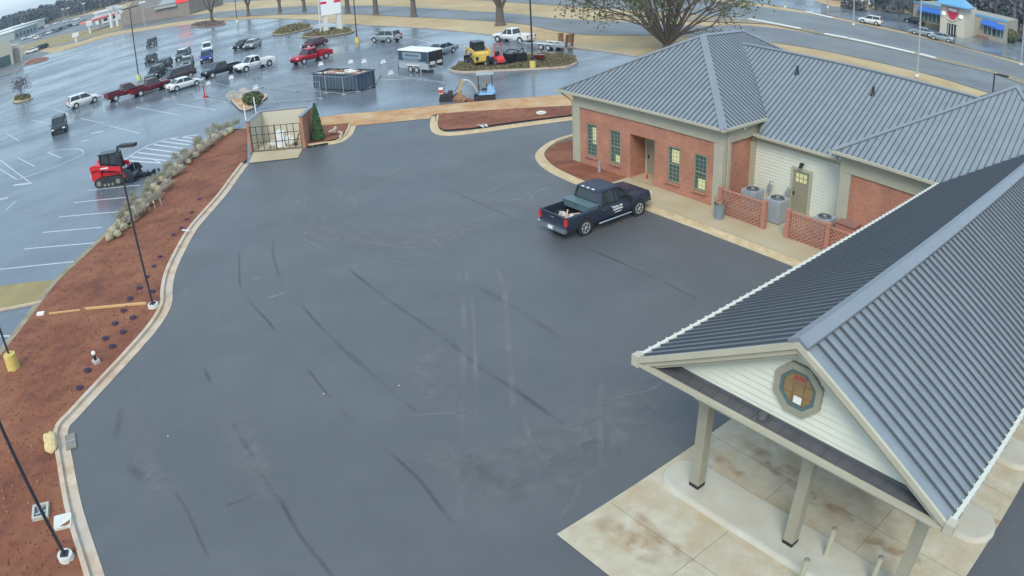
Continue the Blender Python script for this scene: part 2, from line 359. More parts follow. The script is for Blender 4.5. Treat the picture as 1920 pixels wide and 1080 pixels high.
# far-side forecourts beyond the highway
sheet('forecourt_paving', GL([(1180, -22), (1300, -5), (1440, 8), (1600, 38), (1715, 63), (1800, 86), (1900, 112), (2000, 140), (2000, 100), (1925, 75), (1880, 60), (1700, 25), (1560, 12), (1440, -25), (1300, -40)]), .0, 'asphalt_old')
sheet('far_forecourt', GL([(0, 92), (45, 84), (90, 71), (150, 58), (200, 49), (246, 38), (246, 16), (150, 30), (60, 50), (0, 66)]), -.02, 'road')
sheet('far_verge', GL([(40, 104), (90, 88), (150, 74), (225, 55), (246, 42), (200, 50), (150, 59), (90, 72), (45, 85)]), -.026, 'green_grass')
sheet('store_frontage', GL([(-30, 150), (30, 135), (95, 98), (60, 96), (0, 112), (-40, 120)]), .01, 'road')
# new asphalt
K = [(467, 307), (450, 330), (425, 365), (395, 400), (370, 430), (345, 475), (330, 510), (324, 540), (322, 572), (300, 612), (255, 665), (200, 725), (150, 780), (128, 808), (136, 860), (152, 940), (165, 985), (180, 1030), (195, 1075), (205, 1110)]
KW = smooth(GL(K), 4)
top = GL([(476, 284), (568, 277), (590, 271), (640, 262), (660, 250), (668, 234), (805, 222), (812, 214), (1075, 198), (1110, 172)])
sheet('new_asphalt', [Vector((5, 20, 0)), Vector((-45, 25, 0)), Vector((-45, -50, 0)), Vector((20, -50, 0)), Vector((38, -46, 0))] + top[::-1] + KW, .012, 'asphalt_new')
sweep('kerb_along_bed', KW, [(0, 0), (0, .03), (-.40, .02), (-.42, .14), (-.60, .14), (-.62, .03)], 'kerb_concrete')
# red clay and mulch beds
bermL = GL([(463, 243), (417, 250), (360, 288), (305, 338), (252, 392), (205, 440), (150, 492), (110, 530), (85, 562), (55, 602), (10, 660), (-60, 745), (-120, 900), (-90, 1200)])
KI = [p + n * -.60 for p, n in zip(KW, normals2d(KW))]
bed = sheet('clay_bed', bermL + [Vector((12, 8, 0))] + KI[::-1] + [KI[0] + Vector((.4, -.6, 0))], .10, 'mulch')
sweep('gravel_edge', smooth(bermL[:12], 4), [(0, .108), (-.55, .02)], 'gravel_edge')
struct(sheet('grass_verge', GL([(-80, 552), (0, 537), (60, 529), (108, 526), (88, 556), (78, 567), (0, 582), (-80, 592)]), .03, 'green_grass'))
sweep('verge_kerb', GL([(-80, 594), (0, 584), (78, 569)]), [(0, .0), (0, .1), (.15, .1), (.15, .03)], 'kerb_concrete')
sheet('tan_dirt_strip', GL([(572, 247), (668, 236), (805, 223), (812, 216), (1078, 200), (1120, 190), (1115, 170), (1060, 178), (950, 186), (840, 196), (740, 207), (640, 215), (604, 220), (585, 228)]), .03, 'tan_dirt')
medp = GL([(816, 216), (1079, 200), (1081, 217), (980, 229), (880, 243), (832, 246), (818, 238)])
sheet('median_bed', medp, .11, 'mulch')
kerb('median_kerb', [(1084, 224), (985, 237), (885, 251), (835, 255), (812, 249), (806, 236), (809, 219)], -1, 'kerb_clean')
bedR = GL([(572, 274), (577, 246), (598, 238), (655, 233), (650, 247), (632, 262), (600, 270)])
sheet('corner_bed', bedR, .11, 'mulch')
kerb('corner_kerb', [(574, 277), (600, 274), (637, 268), (657, 256), (664, 245), (668, 234)], 1, 'kerb_clean')
bldb = GL([(1083, 262), (1040, 274), (1022, 288), (1022, 302), (1045, 322), (1085, 338), (1125, 350)])
sheet('building_bed', bldb + [Vector((28.55, -28.0, 0)), Vector((28.55, -30.3, 0)), Vector((33.2, -30.3, 0)), Vector((35.3, -32.6, 0))], .11, 'mulch')
kerb('building_kerb', [Vector((37.5, -35.6, 0)), G(1080, 250), G(1035, 264), G(1009, 282), G(1004, 298), G(1022, 318), G(1060, 338), Vector((28.8, -27.42, 0)), Vector((26.5, -27.42, 0))], 1, 'kerb_clean', world=True)
# pavement beside the building, kerb along y=-27.4
sheet('pavement', [(28.6, -27.98, 0), (8, -27.98, 0), (8, -33.1, 0), (21.9, -33.1, 0), (21.9, -30.28, 0), (28.6, -30.28, 0)], .13, 'walk_concrete')
kerb('pavement_kerb', [Vector((26.5, -27.42, 0)), Vector((8, -27.42, 0))], 1, 'kerb_clean', world=True, n=6)
sheet('doorstep', [(28.5, -30.3, 0), (26.62, -30.3, 0), (26.62, -31.6, 0), (28.5, -31.6, 0)], .135, 'walk_concrete')
# drive-through slab and islands
sheet('drive_slab', [(10.68, -9.12, 0), (1.42, -9.05, 0), (1.4, -27.45, 0), (10.68, -27.45, 0)], .03, 'apron')
mj = MB()
for yy in (-11.0, -15.3, -19.3, -23.4): mj.bx(1.45, 10.6, yy - .006, yy + .006, .0302, .034)
for xx in (4.5, 7.6): mj.bx(xx - .006, xx + .006, -27, -9.1, .0302, .034)
struct(mj.build('slab_joint', 'taupe_dark'))
for yc in (-13.25, -17.35, -21.45):
    a = [(9.75 + .78 * math.cos(t), yc + .78 * math.sin(t)) for t in [R(q) for q in range(-90, 91, 12)]]
    b_ = [(2.15 - .78 * math.cos(t), yc - .78 * math.sin(t)) for t in [R(q) for q in range(-90, 91, 12)]]
    m = MB(); pts = a + b_; n = len(pts); ins = [(x + (5.95 - x) * .012, y + (yc - y) * .07) for x, y in pts]
    m.add([(x, y, .02) for x, y in pts] + [(x, y, .16) for x, y in ins] + [(x, y, .175) for x, y in [(x + (5.95 - x) * .02, y + (yc - y) * .14) for x, y in pts]],
          [(i, (i + 1) % n, n + (i + 1) % n, n + i) for i in range(n)] + [(n + i, n + (i + 1) % n, 2 * n + (i + 1) % n, 2 * n + i) for i in range(n)] + [tuple(range(2 * n, 3 * n))])
    struct(m.build('concrete_island', 'island_concrete'))
# rust and clay stains on the slab
for a, b_, wd in (((1180, 960), (1300, 1070), .5), ((1390, 830), (1500, 900), .5), ((1405, 850), (1560, 960), .35), ((1330, 850), (1400, 900), .5), ((1500, 930), (1640, 990), .5), ((1120, 970), (1240, 1060), .9), ((1600, 1000), (1740, 1060), .4), ((1820, 960), (1880, 990), .4)):
    A, B = G(*a), G(*b_); struct(strip('clay_stain', [A.lerp(B, t / 8) + Vector((rnd.uniform(-.1, .1), rnd.uniform(-.1, .1), 0)) for t in range(9)], wd, .0365, 'rust_stain'))
# seams, tyre tracks and dusty patches on the new asphalt
for L_, wd in (([(449, 468), (449, 520), (456, 545), (478, 577), (500, 600), (522, 628)], .13), ([(575, 690), (602, 725), (622, 748)], .12), ([(640, 768), (662, 792), (690, 818), (706, 828)], .16), ([(716, 838), (752, 868), (790, 905), (840, 970), (880, 1010)], .13),
        ([(515, 442), (512, 475), (521, 510), (533, 541)], .14), ([(560, 566), (600, 612), (640, 652), (680, 692)], .14), ([(650, 655), (702, 706), (760, 756), (785, 775)], .14), ([(875, 854), (905, 882), (950, 922)], .16), ([(955, 918), (990, 900)], .12),
        ([(636, 490), (690, 534), (740, 571), (800, 612), (860, 656), (900, 690), (960, 727), (1000, 756), (1040, 784)], .19), ([(790, 331), (860, 364), (910, 386), (960, 409), (1010, 428)], .13), ([(1060, 448), (1180, 500), (1330, 572)], .15), ([(880, 530), (960, 575), (1060, 640)], .3),
        ([(382, 690), (400, 727)], .15), ([(435, 790), (455, 826), (478, 862)], .16), ([(490, 888), (530, 946), (560, 1000), (600, 1052), (630, 1090)], .14), ([(250, 690), (258, 740)], .1), ([(325, 920), (350, 956), (372, 1005), (392, 1050)], .12), ([(495, 920), (455, 938), (420, 950)], .12),
        ([(230, 760), (215, 830)], .3), ([(240, 870), (275, 905)], .4), ([(1040, 784), (1075, 800), (1110, 790), (1140, 775)], .16), ([(1200, 722), (1250, 705), (1290, 695)], .12), ([(470, 440), (500, 425), (520, 418)], .1)):
    struct(strip('asphalt_seam', smooth(GL(L_), 5), wd * 1.25, .0165, 'seam_dark'))
for L_, wd in (([(862, 985), (864, 900), (866, 800), (868, 700), (870, 600), (866, 545), (848, 490), (812, 452), (760, 424), (700, 404)], .36), ([(964, 800), (960, 730), (956, 660), (952, 600), (944, 540), (925, 490), (888, 452), (840, 430), (790, 412)], .36), ([(896, 800), (892, 700), (888, 600), (880, 530), (858, 470)], .2),
        ([(576, 362), (548, 402), (556, 436), (605, 468), (680, 488), (760, 495), (850, 490)], .2), ([(590, 356), (566, 396), (574, 430), (620, 460), (690, 480), (770, 484), (850, 478)], .18), ([(604, 352), (584, 392), (594, 426), (640, 453), (700, 470), (780, 474)], .18), ([(618, 350), (602, 388), (612, 420), (656, 446), (720, 462), (800, 464)], .2), ([(634, 348), (620, 386), (632, 412), (674, 436), (740, 452)], .16),
        ([(652, 350), (640, 380), (656, 404), (700, 426), (770, 440)], .16), ([(960, 372), (900, 398), (850, 418), (800, 430), (740, 434)], .22), ([(960, 392), (900, 412), (840, 428), (780, 438)], .2), ([(960, 412), (880, 432), (800, 444), (730, 446)], .18), ([(1010, 300), (940, 330), (860, 362), (790, 386), (720, 402)], .26), ([(1030, 312), (960, 342), (880, 376), (810, 400)], .2),
        ([(780, 300), (735, 328), (685, 350), (640, 372)], .26), ([(700, 330), (660, 345), (630, 365)], .2), ([(346, 540), (350, 562), (353, 580)], .12), ([(326, 578), (345, 605), (362, 630), (378, 660)], .1), ([(500, 568), (512, 590), (530, 612)], .12), ([(1130, 700), (1125, 800), (1128, 880)], .3), ([(1120, 770), (1160, 745), (1210, 735), (1250, 715)], .12), ([(1130, 770), (1150, 800), (1185, 830)], .2), ([(980, 760), (990, 810), (1010, 850), (1040, 880)], .25),
        ([(700, 790), (780, 780), (860, 775), (1020, 770)], .12), ([(1090, 900), (1075, 940), (1050, 970)], .2), ([(1000, 880), (1040, 930)], .18), ([(650, 375), (665, 372), (668, 400)], .3)):
    struct(strip('tyre_track', smooth(GL(L_), 5), wd, .0205, 'track_light'))
for L_, wd in (([(860, 870), (960, 860), (1060, 830), (1150, 790), (1240, 730)], 3.0), ([(960, 950), (1060, 890), (1160, 840)], 1.6), ([(760, 830), (860, 880), (960, 960)], 1.6), ([(430, 760), (470, 850), (520, 960)], 1.3), ([(240, 760), (280, 860), (310, 960)], 1.2), ([(860, 300), (940, 292), (1000, 290)], 2.0), ([(820, 620), (800, 700), (830, 760)], 1.5), ([(880, 380), (960, 380), (1020, 400)], 1.5), ([(540, 420), (640, 440), (780, 450), (900, 420)], 3.0)):
    struct(strip('dusty_patch', smooth(GL(L_), 4), wd, .0245, 'dust_light'))
for L_ in ([(473, 526), (492, 520)], [(498, 560), (512, 557), (540, 548)], [(1030, 352), (1000, 362)], [(945, 378), (990, 372)], [(1003, 377), (985, 357)], [(640, 382), (662, 374)]): struct(strip('chalk_line', smooth(GL(L_), 4), .11, .0285, 'chalk'))
# markings on the old lot
ml = MB()
def line(a, b_, wd=.11):
    A, B = G(*a), G(*b_); ml.beam(A + Vector((0, 0, .003)), B + Vector((0, 0, .003)), wd, .006)
for a, b_ in (((0, 505), (145, 490)), ((45, 467), (182, 455)), ((80, 436), (192, 426)), ((110, 407), (222, 397)), ((138, 380), (236, 370)), ((164, 357), (262, 347)), ((255, 201), (337, 216)), ((332, 195), (405, 206)), ((367, 182), (430, 192)), ((150, 222), (195, 231)),
        ((12, 250), (37, 265)), ((89, 285), (114, 296)), ((34, 296), (65, 312)), ((32, 337), (0, 317)), ((0, 630), (26, 630)), ((-30, 690), (5, 688)), ((205, 236), (262, 250)), ((100, 205), (130, 214)), ((60, 225), (90, 232)),
        ((740, 143), (832, 156)), ((720, 150), (800, 146)), ((800, 78), (815, 84)), ((60, 345), (0, 300)), ((-40, 535), (0, 530)), ((860, 60), (905, 66)), ((290, 300), (300, 304)), ((700, 60), (712, 62)), ((640, 100), (668, 96)), ((520, 120), (548, 116)), ((760, 70), (800, 78)), ((560, 60), (600, 70)), ((440, 60), (480, 68))): line(a, b_)
cv = smooth(GL([(92, 284), (120, 280), (147, 280), (157, 286), (147, 294), (110, 310), (70, 325), (32, 337)]), 4)
for a, b_ in zip(cv[:-1], cv[1:]): ml.beam(a + Vector((0, 0, .003)), b_ + Vector((0, 0, .003)), .1, .006)
for a, b_ in (((236, 301), (302, 306)), ((245, 294), (312, 301)), ((258, 286), (325, 294)), ((272, 278), (338, 287)), ((288, 271), (348, 279)), ((303, 265), (356, 272)), ((320, 260), (362, 266)), ((335, 256), (368, 260))): line(a, b_, .22)
ho = [(230, 302), (255, 285), (280, 272), (310, 261), (342, 256), (372, 253)]
for a, b_ in zip(ho[:-1], ho[1:]): line(a, b_, .2)
line((172, 250), (194, 246), .3); line((152, 265), (166, 262), .3); line((26, 347), (55, 344), .35); line((0, 374), (15, 371), .3); line((10, 395), (30, 377), .12)
struct(ml.build('parking_marking', 'white_line'))
mk = MB()
for a, b_ in (((1405, 36), (1500, 54)), ((1547, 64), (1590, 72)), ((1593, 73), (1714, 100)), ((1722, 101), (1753, 109))):
    A, B = G(*a), G(*b_); mk.beam(A + Vector((0, 0, .06)), B + Vector((0, 0, .06)), .8, .16)
A, B = G(1510, 22), G(1562, 34); mk.beam(A + Vector((0, 0, .05)), B + Vector((0, 0, .05)), 1.2, .1)
struct(mk.build('median_kerb_line', 'white_far'))
# planted islands in the old lot
def island(name, pix, mat, z=.16, kk='kerb_concrete', world=False):
    P = smooth((pix if world else GL(pix)) + [(pix[0] if world else G(*pix[0]))], 5)[:-1]; sheet(name, P, z, mat)
    sweep(name + '_kerb', P, [(-.02, 0), (-.02, z + .02), (.16, z + .02), (.16, z - .02)] if True else None, kk, closed=True)
island('planting_island', [(862, 118), (855, 127), (842, 133), (870, 137), (930, 134), (1000, 131), (1060, 127), (1082, 119), (1078, 110), (1050, 103), (1010, 100), (960, 106), (900, 112)], 'shrub_green')
island('sign_island', [(566, 70), (590, 60), (640, 54), (660, 56), (658, 62), (620, 68), (585, 71)], 'green_grass')
island('grass_island', [(510, 65), (530, 52), (560, 46), (582, 48), (580, 55), (550, 62), (525, 67)], 'green_grass')
island('tree_island', [(358, 50), (366, 44), (395, 40), (422, 42), (415, 48), (385, 52)], 'mulch')
island('small_planter', [(25, 191), (28, 185), (45, 181), (58, 183), (58, 187), (42, 192), (30, 194)], 'dry_grass')
island('rubble_island', [(438, 192), (440, 184), (470, 178), (498, 180), (492, 190), (472, 205), (455, 208)], 'tan_dirt')
island('frontage_island', [(42, 124), (60, 112), (88, 108), (86, 113), (62, 120)], 'mulch')

# ================================================================== BANK BUILDING with drive-through canopy
bank = thing('bank_building', 'single storey red brick building with grey standing seam metal roof and drive-through canopy', 'building', (18, -32, 0))
BL = Vector((-18, 32, 0))
def part(mb, name, mat, parent=None, label=None):
    o = mb.build(name, mat); o.parent = parent or bank
    if parent is None: o.location = BL
    if label: o['label'] = label
    return o
def wall_y(m, x0, x1, z0, z1, y, th, ops):
    xs = sorted({x0, x1} | {v for o in ops for v in o[:2]})
    for a, b_ in zip(xs[:-1], xs[1:]):
        zz = z0
        for o in sorted([o for o in ops if o[0] <= a + 1e-6 and o[1] >= b_ - 1e-6], key=lambda o: o[2]):
            if o[2] > zz: m.bx(a, b_, y - th, y, zz, o[2])
            zz = o[3]
        if zz < z1: m.bx(a, b_, y - th, y, zz, z1)
WIN = [31.6, 29.67, 25.22, 23.4]
ops = [(c - .45, c + .45, .68, 2.72) for c in WIN] + [(26.62, 28.48, 0, 2.75)]
m = MB(); wall_y(m, 22.0, 33.0, 0, 3.6, -30.3, .25, ops)
m.bx(32.75, 33.0, -44, -30.56, 0, 3.6); m.bx(22.0, 22.25, -33.05, -30.56, 0, 3.6)
m.bx(28.48, 28.6, -31.6, -30.56, 0, 2.9); m.bx(26.5, 26.62, -31.6, -30.56, 0, 2.9); m.bx(26.5, 28.6, -31.8, -31.61, 2.4, 2.9); m.bx(26.5, 27.0, -31.8, -31.61, 0, 2.4)
m.bx(22.25, 32.7, -44, -43.8, 0, 3.6)
part(m, 'brick_wall', 'brick')
m = MB(); m.bx(1.9, 15.3, -32.05, -31.86, 0, 3.5); part(m, 'brick_wall', 'brick', label='brick wall of the end wing beside the lattice screens')
m = MB(); m.bx(26.62, 28.48, -31.6, -30.58, 2.76, 2.88); part(m, 'porch_ceiling', 'taupe')
# pilasters, frieze, soffit
m = MB()
for q in ((32.55, 33.08, -30.62, -30.24, .12, 3.6), (21.9, 22.5, -30.95, -30.24, .12, 3.6), (15.25, 15.86, -32.2, -31.8, .1, 3.5), (21.7, 22.0, -33.04, -32.86, .1, 3.3)):
    m = MB(); m.bx(*q); part(m, 'corner_pilaster', 'taupe')
m = MB(); m.bx(21.9, 33.1, -30.56, -30.22, 3.6, 4.36); m.bx(21.88, 22.1, -36, -30.56, 3.6, 4.36); m.bx(1.9, 15.88, -32.1, -31.78, 3.5, 4.36); m.bx(15.7, 15.9, -36, -32.1, 3.5, 4.36)
m.bx(32.9, 33.12, -44, -30.56, 3.6, 4.36)
part(m, 'frieze', 'taupe')
m = MB(); m.bx(21.6, 34.0, -30.22, -29.9, 4.34, 4.38); m.bx(21.7, 21.88, -34.2, -30.22, 4.34, 4.38); m.bx(15.88, 16.2, -33.0, -31.5, 4.34, 4.38); m.bx(10.4, 16.2, -31.78, -31.5, 4.34, 4.38); m.bx(15.9, 21.88, -33.0, -32.7, 3.68, 3.72)
part(m, 'soffit', 'cream')
m = MB()
for k in range(19): m.add([(21.98, -33.0, .12 + k * .18), (15.7, -33.0, .12 + k * .18), (15.7, -33.03, .30 + k * .18), (21.98, -33.03, .30 + k * .18), (21.98, -33.03, .12 + k * .18), (15.7, -33.03, .12 + k * .18)], [(0, 1, 2, 3), (0, 4, 5, 1)])
m.bx(15.7, 21.98, -33.2, -33.04, 0, 3.7)
part(m, 'siding_wall', 'siding')
m = MB(); m.bx(15.88, 22.0, -33.03, -32.96, 3.38, 3.68); m.bx(15.9, 22, -33.0, -32.96, .1, .2); m.bx(15.95, 16.2, -33.02, -32.94, .2, 3.38)
part(m, 'siding_trim', 'taupe')
# windows
for i, c in enumerate(WIN):
    m = MB(); y = -30.36
    m.bx(c - .45, c - .37, y - .08, y + .03, .68, 2.72); m.bx(c + .37, c + .45, y - .08, y + .03, .68, 2.72); m.bx(c - .37, c + .37, y - .08, y + .03, 2.62, 2.72); m.bx(c - .37, c + .37, y - .08, y + .03, .68, .76); m.bx(c - .37, c + .37, y - .06, y + .01, 1.67, 1.73)
    f = part(m, 'window', 'frame_olive')
    g = MB(); g.bx(c - .37, c + .37, y - .05, y - .04, .76, 2.62); p_ = part(g, 'pane', 'glass_teal', f)
    s = MB()
    for q in (-.125, .125): s.bx(c + q - .01, c + q + .01, y - .04, y - .02, .76, 2.62)
    for q in range(1, 8):
        if q != 4: s.bx(c - .37, c + .37, y - .04, y - .022, .76 + q * .2325 - .01, .76 + q * .2325 + .01)
    part(s, 'muntin', 'frame_olive', f)
    lit = {0: [(-.3, .0, 1.5, 2.5)], 1: [(-.30, .02, .80, 1.22)], 2: [(-.30, .22, 1.8, 2.52)], 3: [(-.3, .18, .80, 1.35)]}[i]
    s = MB(); [s.bx(c + a, c + b_, y - .039, y - .033, z0, z1) for a, b_, z0, z1 in lit]; part(s, 'lit_interior', 'glass_lit', f)
    s = MB(); s.bx(c - .5, c + .5, -30.33, -30.2, .58, .68); part(s, 'sill', 'brick_block', f)
def panel_door(x0, x1, y, z0, z1, mat, lite, name='door'):
    m = MB(); m.bx(x0, x1, y - .05, y, z0, z1); d = part(m, name, mat)
    m = MB(); m.bx(x0 - .14, x0, y - .06, y + .05, z0, z1 + .14); m.bx(x1, x1 + .14, y - .06, y + .05, z0, z1 + .14); m.bx(x0, x1, y - .06, y + .05, z1, z1 + .14); part(m, 'frame', 'taupe', d)
    m = MB(); m.bx(x1 - .14, x1 - .08, y, y + .07, z0 + .95, z0 + 1.15); part(m, 'handle', 'black', d)
    if lite:
        xa, xb, za, zb = x0 + .14, x1 - .14, z1 - .62, z1 - .1
        m = MB(); m.bx(xa, xb, y + .001, y + .012, za, zb); part(m, 'pane', 'glass_lit', d)
        m = MB()
        for q in range(4): xx = xa + (xb - xa) * q / 3; m.bx(xx - .02, xx + .02, y + .012, y + .028, za, zb)
        for q in range(3): zz = za + (zb - za) * q / 2; m.bx(xa, xb, y + .012, y + .026, zz - .02, zz + .02)
        part(m, 'muntin', 'frame_olive', d)
    return d
panel_door(27.0, 28.3, -31.6, .14, 2.38, 'door_olive', False)
panel_door(18.2, 19.2, -32.97, .14, 2.44, 'door_olive', True)
m = MB(); m.bx(18.62, 18.78, -32.98, -32.86, 2.80, 2.90); m.cyl((18.7, -32.78, 2.95), (18.7, -32.78, 2.7), .06, .12, 8); part(m, 'wall_lamp', 'black')
# roofs
def seg_clip(poly, u):
    xs = []
    for i in range(len(poly)):
        (a, b_), (c, d) = poly[i], poly[(i + 1) % len(poly)]
        if (a - u) * (c - u) < 0: xs.append(b_ + (d - b_) * (u - a) / (c - a))
    xs.sort(); return list(zip(xs[::2], xs[1::2]))
def roof_face(pts, sp=.316, rw=.032, rh=.055, name='roof', phase=0, end=0):
    P = [Vector(p) for p in pts]; o = P[0]; u = (P[1] - P[0]); u.z = 0; u.normalize()
    n = Vector((0, 0, 0))
    for i in range(len(P)): n += P[i].cross(P[(i + 1) % len(P)])
    n.normalize(); n = -n if n.z < 0 else n
    v = n.cross(u); v = -v if v.z < 0 else v
    m = MB(); k = len(P); m.add(P + [p - n * .05 for p in P], [tuple(range(k)), tuple(range(2 * k - 1, k - 1, -1))] + [(i, (i + 1) % k, k + (i + 1) % k, k + i) for i in range(k)])
    poly = [((p - o).dot(u), (p - o).dot(v)) for p in P]; lo = min(q[0] for q in poly); hi = max(q[0] for q in poly); x = lo + sp * (.5 + phase)
    while x < hi:
        for a, b_ in seg_clip(poly, x):
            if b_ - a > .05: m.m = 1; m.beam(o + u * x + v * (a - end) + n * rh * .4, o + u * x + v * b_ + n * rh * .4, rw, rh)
        x += sp
    b = part(m, name, ['roof', 'roof_seam_shade']); return b
wing_f = [(21.65, -29.85, 4.5), (34.05, -29.85, 4.5), (27.85, -36.0, 8.0)]
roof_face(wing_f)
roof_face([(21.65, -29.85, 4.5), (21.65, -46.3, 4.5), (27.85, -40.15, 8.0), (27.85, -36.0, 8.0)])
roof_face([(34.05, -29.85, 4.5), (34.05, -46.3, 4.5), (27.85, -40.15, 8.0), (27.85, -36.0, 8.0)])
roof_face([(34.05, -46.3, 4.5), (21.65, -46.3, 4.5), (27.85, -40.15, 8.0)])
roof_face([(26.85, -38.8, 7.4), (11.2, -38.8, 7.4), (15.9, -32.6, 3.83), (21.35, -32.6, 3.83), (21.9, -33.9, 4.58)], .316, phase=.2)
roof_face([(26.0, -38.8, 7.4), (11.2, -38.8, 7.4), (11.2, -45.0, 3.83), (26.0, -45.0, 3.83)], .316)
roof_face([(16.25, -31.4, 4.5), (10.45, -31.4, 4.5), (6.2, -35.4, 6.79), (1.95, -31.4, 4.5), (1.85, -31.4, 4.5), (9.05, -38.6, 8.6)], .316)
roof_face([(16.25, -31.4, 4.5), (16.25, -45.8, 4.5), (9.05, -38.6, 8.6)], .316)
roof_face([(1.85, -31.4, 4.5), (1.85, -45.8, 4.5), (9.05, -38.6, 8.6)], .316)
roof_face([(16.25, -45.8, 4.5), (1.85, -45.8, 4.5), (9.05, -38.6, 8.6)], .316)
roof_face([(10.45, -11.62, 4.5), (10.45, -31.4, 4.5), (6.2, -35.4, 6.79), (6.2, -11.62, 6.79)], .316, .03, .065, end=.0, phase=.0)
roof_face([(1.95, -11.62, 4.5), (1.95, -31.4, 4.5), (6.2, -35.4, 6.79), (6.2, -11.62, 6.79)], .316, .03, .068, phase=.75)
def cap(m, a, b_, wd, lift=.07, drop=.5):
    a, b_ = Vector(a), Vector(b_); d = (b_ - a); h = Vector((d.y, -d.x, 0)).normalized() * (wd / 2); up = Vector((0, 0, lift)); dn = Vector((0, 0, lift - wd / 2 * drop))
    m.add([a + up, b_ + up, b_ + h + dn, a + h + dn, a - h + dn, b_ - h + dn, a + h + dn - Vector((0, 0, .05)), b_ + h + dn - Vector((0, 0, .05)), a - h + dn - Vector((0, 0, .05)), b_ - h + dn - Vector((0, 0, .05))], [(0, 1, 2, 3), (1, 0, 4, 5), (3, 2, 7, 6), (5, 4, 8, 9), (0, 3, 6, 8, 4), (1, 5, 9, 7, 2)])
m = MB(); T = (27.85, -36, 8.0)
for a, b_, wd, dr in (((21.65, -29.85, 4.5), T, .42, .42), ((34.05, -29.85, 4.5), T, .3, .42), (T, (27.85, -40.15, 8), .3, .55), ((21.65, -46.3, 4.5), (27.85, -40.15, 8), .3, .42), ((26.9, -38.8, 7.4), (11.1, -38.8, 7.4), .22, .5),
        ((16.25, -31.4, 4.5), (9.05, -38.6, 8.6), .3, .42), ((1.85, -31.4, 4.5), (9.05, -38.6, 8.6), .3, .42), ((16.25, -45.8, 4.5), (9.05, -38.6, 8.6), .3, .42), ((1.85, -45.8, 4.5), (9.05, -38.6, 8.6), .3, .42)): cap(m, a, b_, wd, .09, dr)
cap(m, (6.2, -11.6, 6.79), (6.2, -35.4, 6.79), .5, .12, .54)
part(m, 'ridge_cap', 'roof_cap')
m = MB()   # valley flashings
for q in (((10.45, -31.4, 4.53), (6.2, -35.4, 6.82), .34, .03), ((1.95, -31.4, 4.53), (6.2, -35.4, 6.82), .34, .03), ((22.2, -33.9, 4.66), (26.85, -38.8, 7.45), .3, .03), ((15.0, -32.6, 3.93), (11.2, -36.4, 6.1), .25, .03)): m = MB(); m.beam(*q); part(m, 'valley_flashing', 'roof_cap')
# rake trim of the canopy gable
m = MB(); sl_ = 2.29 / 4.25
def rake(y0, y1, t0, t1, zt=0, ext=.0):
    for s in (1, -1):
        xe = 6.2 + s * (4.25 + ext); ze = 4.5 - sl_ * ext
        m.prism([(6.2, 6.79 - t0), (xe, ze - t0), (xe, ze - t1), (6.2, 6.79 - t1)], y0, y1)
rake(-11.66, -11.58, -.02, .13); part(m, 'rake_board', 'cream')
m = MB(); rake(-11.76, -11.66, .06, .28); rake(-12.0, -11.76, .20, .38); part(m, 'rake_soffit_board', 'taupe')
m = MB(); m.bx(1.98, 10.42, -11.72, -11.60, 4.27, 4.37); part(m, 'fascia', 'cream')
for q in ((1.75, 1.98), (10.42, 10.65)): m = MB(); m.bx(*q, -11.78, -11.55, 4.26, 4.56); part(m, 'eave_return', 'cream')
m = MB(); m.prism([(-12.14, 4.30), (-11.72, 4.27), (-11.72, 4.345), (-12.14, 4.405)], 2.0, 10.4, axis='x')
for k in range(22): m.prism([(-12.10, 4.39), (-11.73, 4.34), (-11.73, 4.365), (-12.10, 4.42)], 2.15 + k * .385, 2.18 + k * .385, axis='x')
m.bx(2.0, 10.4, -12.10, -12.06, 4.40, 4.47)
m.cyl((6.95, -11.95, 4.40), (6.95, -11.95, 4.50), .13, .10, 12)
part(m, 'pent_roof', 'pent')
m = MB(); z = 4.40; k = 0
while z < 6.6:
    z1 = min(z + .17, 6.6); xl = lambda q: (6.62 - q) / sl_ 
    a0, a1 = xl(z), xl(z1)
    m.add([(6.2 - a0, -12.10, z), (6.2 + a0, -12.10, z), (6.2 + a1, -12.135, z1), (6.2 - a1, -12.135, z1), (6.2 - a0, -12.135, z), (6.2 + a0, -12.135, z)], [(0, 1, 2, 3), (0, 4, 5, 1)]); z = z1
m.prism([(2.1, 4.35), (10.3, 4.35), (6.2, 6.62)], -12.3, -12.14)
part(m, 'gable_siding', 'siding')
def octo(m, r0, r1, y0, y1, c=(6.25, 5.42)):
    a = [(c[0] + r0 * math.cos(R(22.5 + 45 * k)), c[1] + r0 * math.sin(R(22.5 + 45 * k))) for k in range(8)]; b_ = [(c[0] + r1 * math.cos(R(22.5 + 45 * k)), c[1] + r1 * math.sin(R(22.5 + 45 * k))) for k in range(8)]
    for k in range(8): j = (k + 1) % 8; m.prism([a[k], a[j], b_[j], b_[k]], y0, y1)
m = MB(); octo(m, .66, .50, -12.2, -12.02); ow = part(m, 'octagonal_window', 'column_taupe')
m = MB(); octo(m, .50, .42, -12.2, -12.05); part(m, 'frame', 'frame_teal', ow)
m = MB(); m.prism([(6.25 + .42 * math.cos(R(22.5 + 45 * k)), 5.42 + .42 * math.sin(R(22.5 + 45 * k))) for k in range(8)], -12.16, -12.09); part(m, 'pane', 'glass_amber', ow)
m = MB()
for q in (-.14, .14): m.bx(6.25 + q - .014, 6.25 + q + .014, -12.09, -12.07, 5.03, 5.81); m.bx(5.86, 6.64, -12.09, -12.072, 5.42 + q - .01, 5.42 + q + .01)
part(m, 'muntin', 'wood', ow)
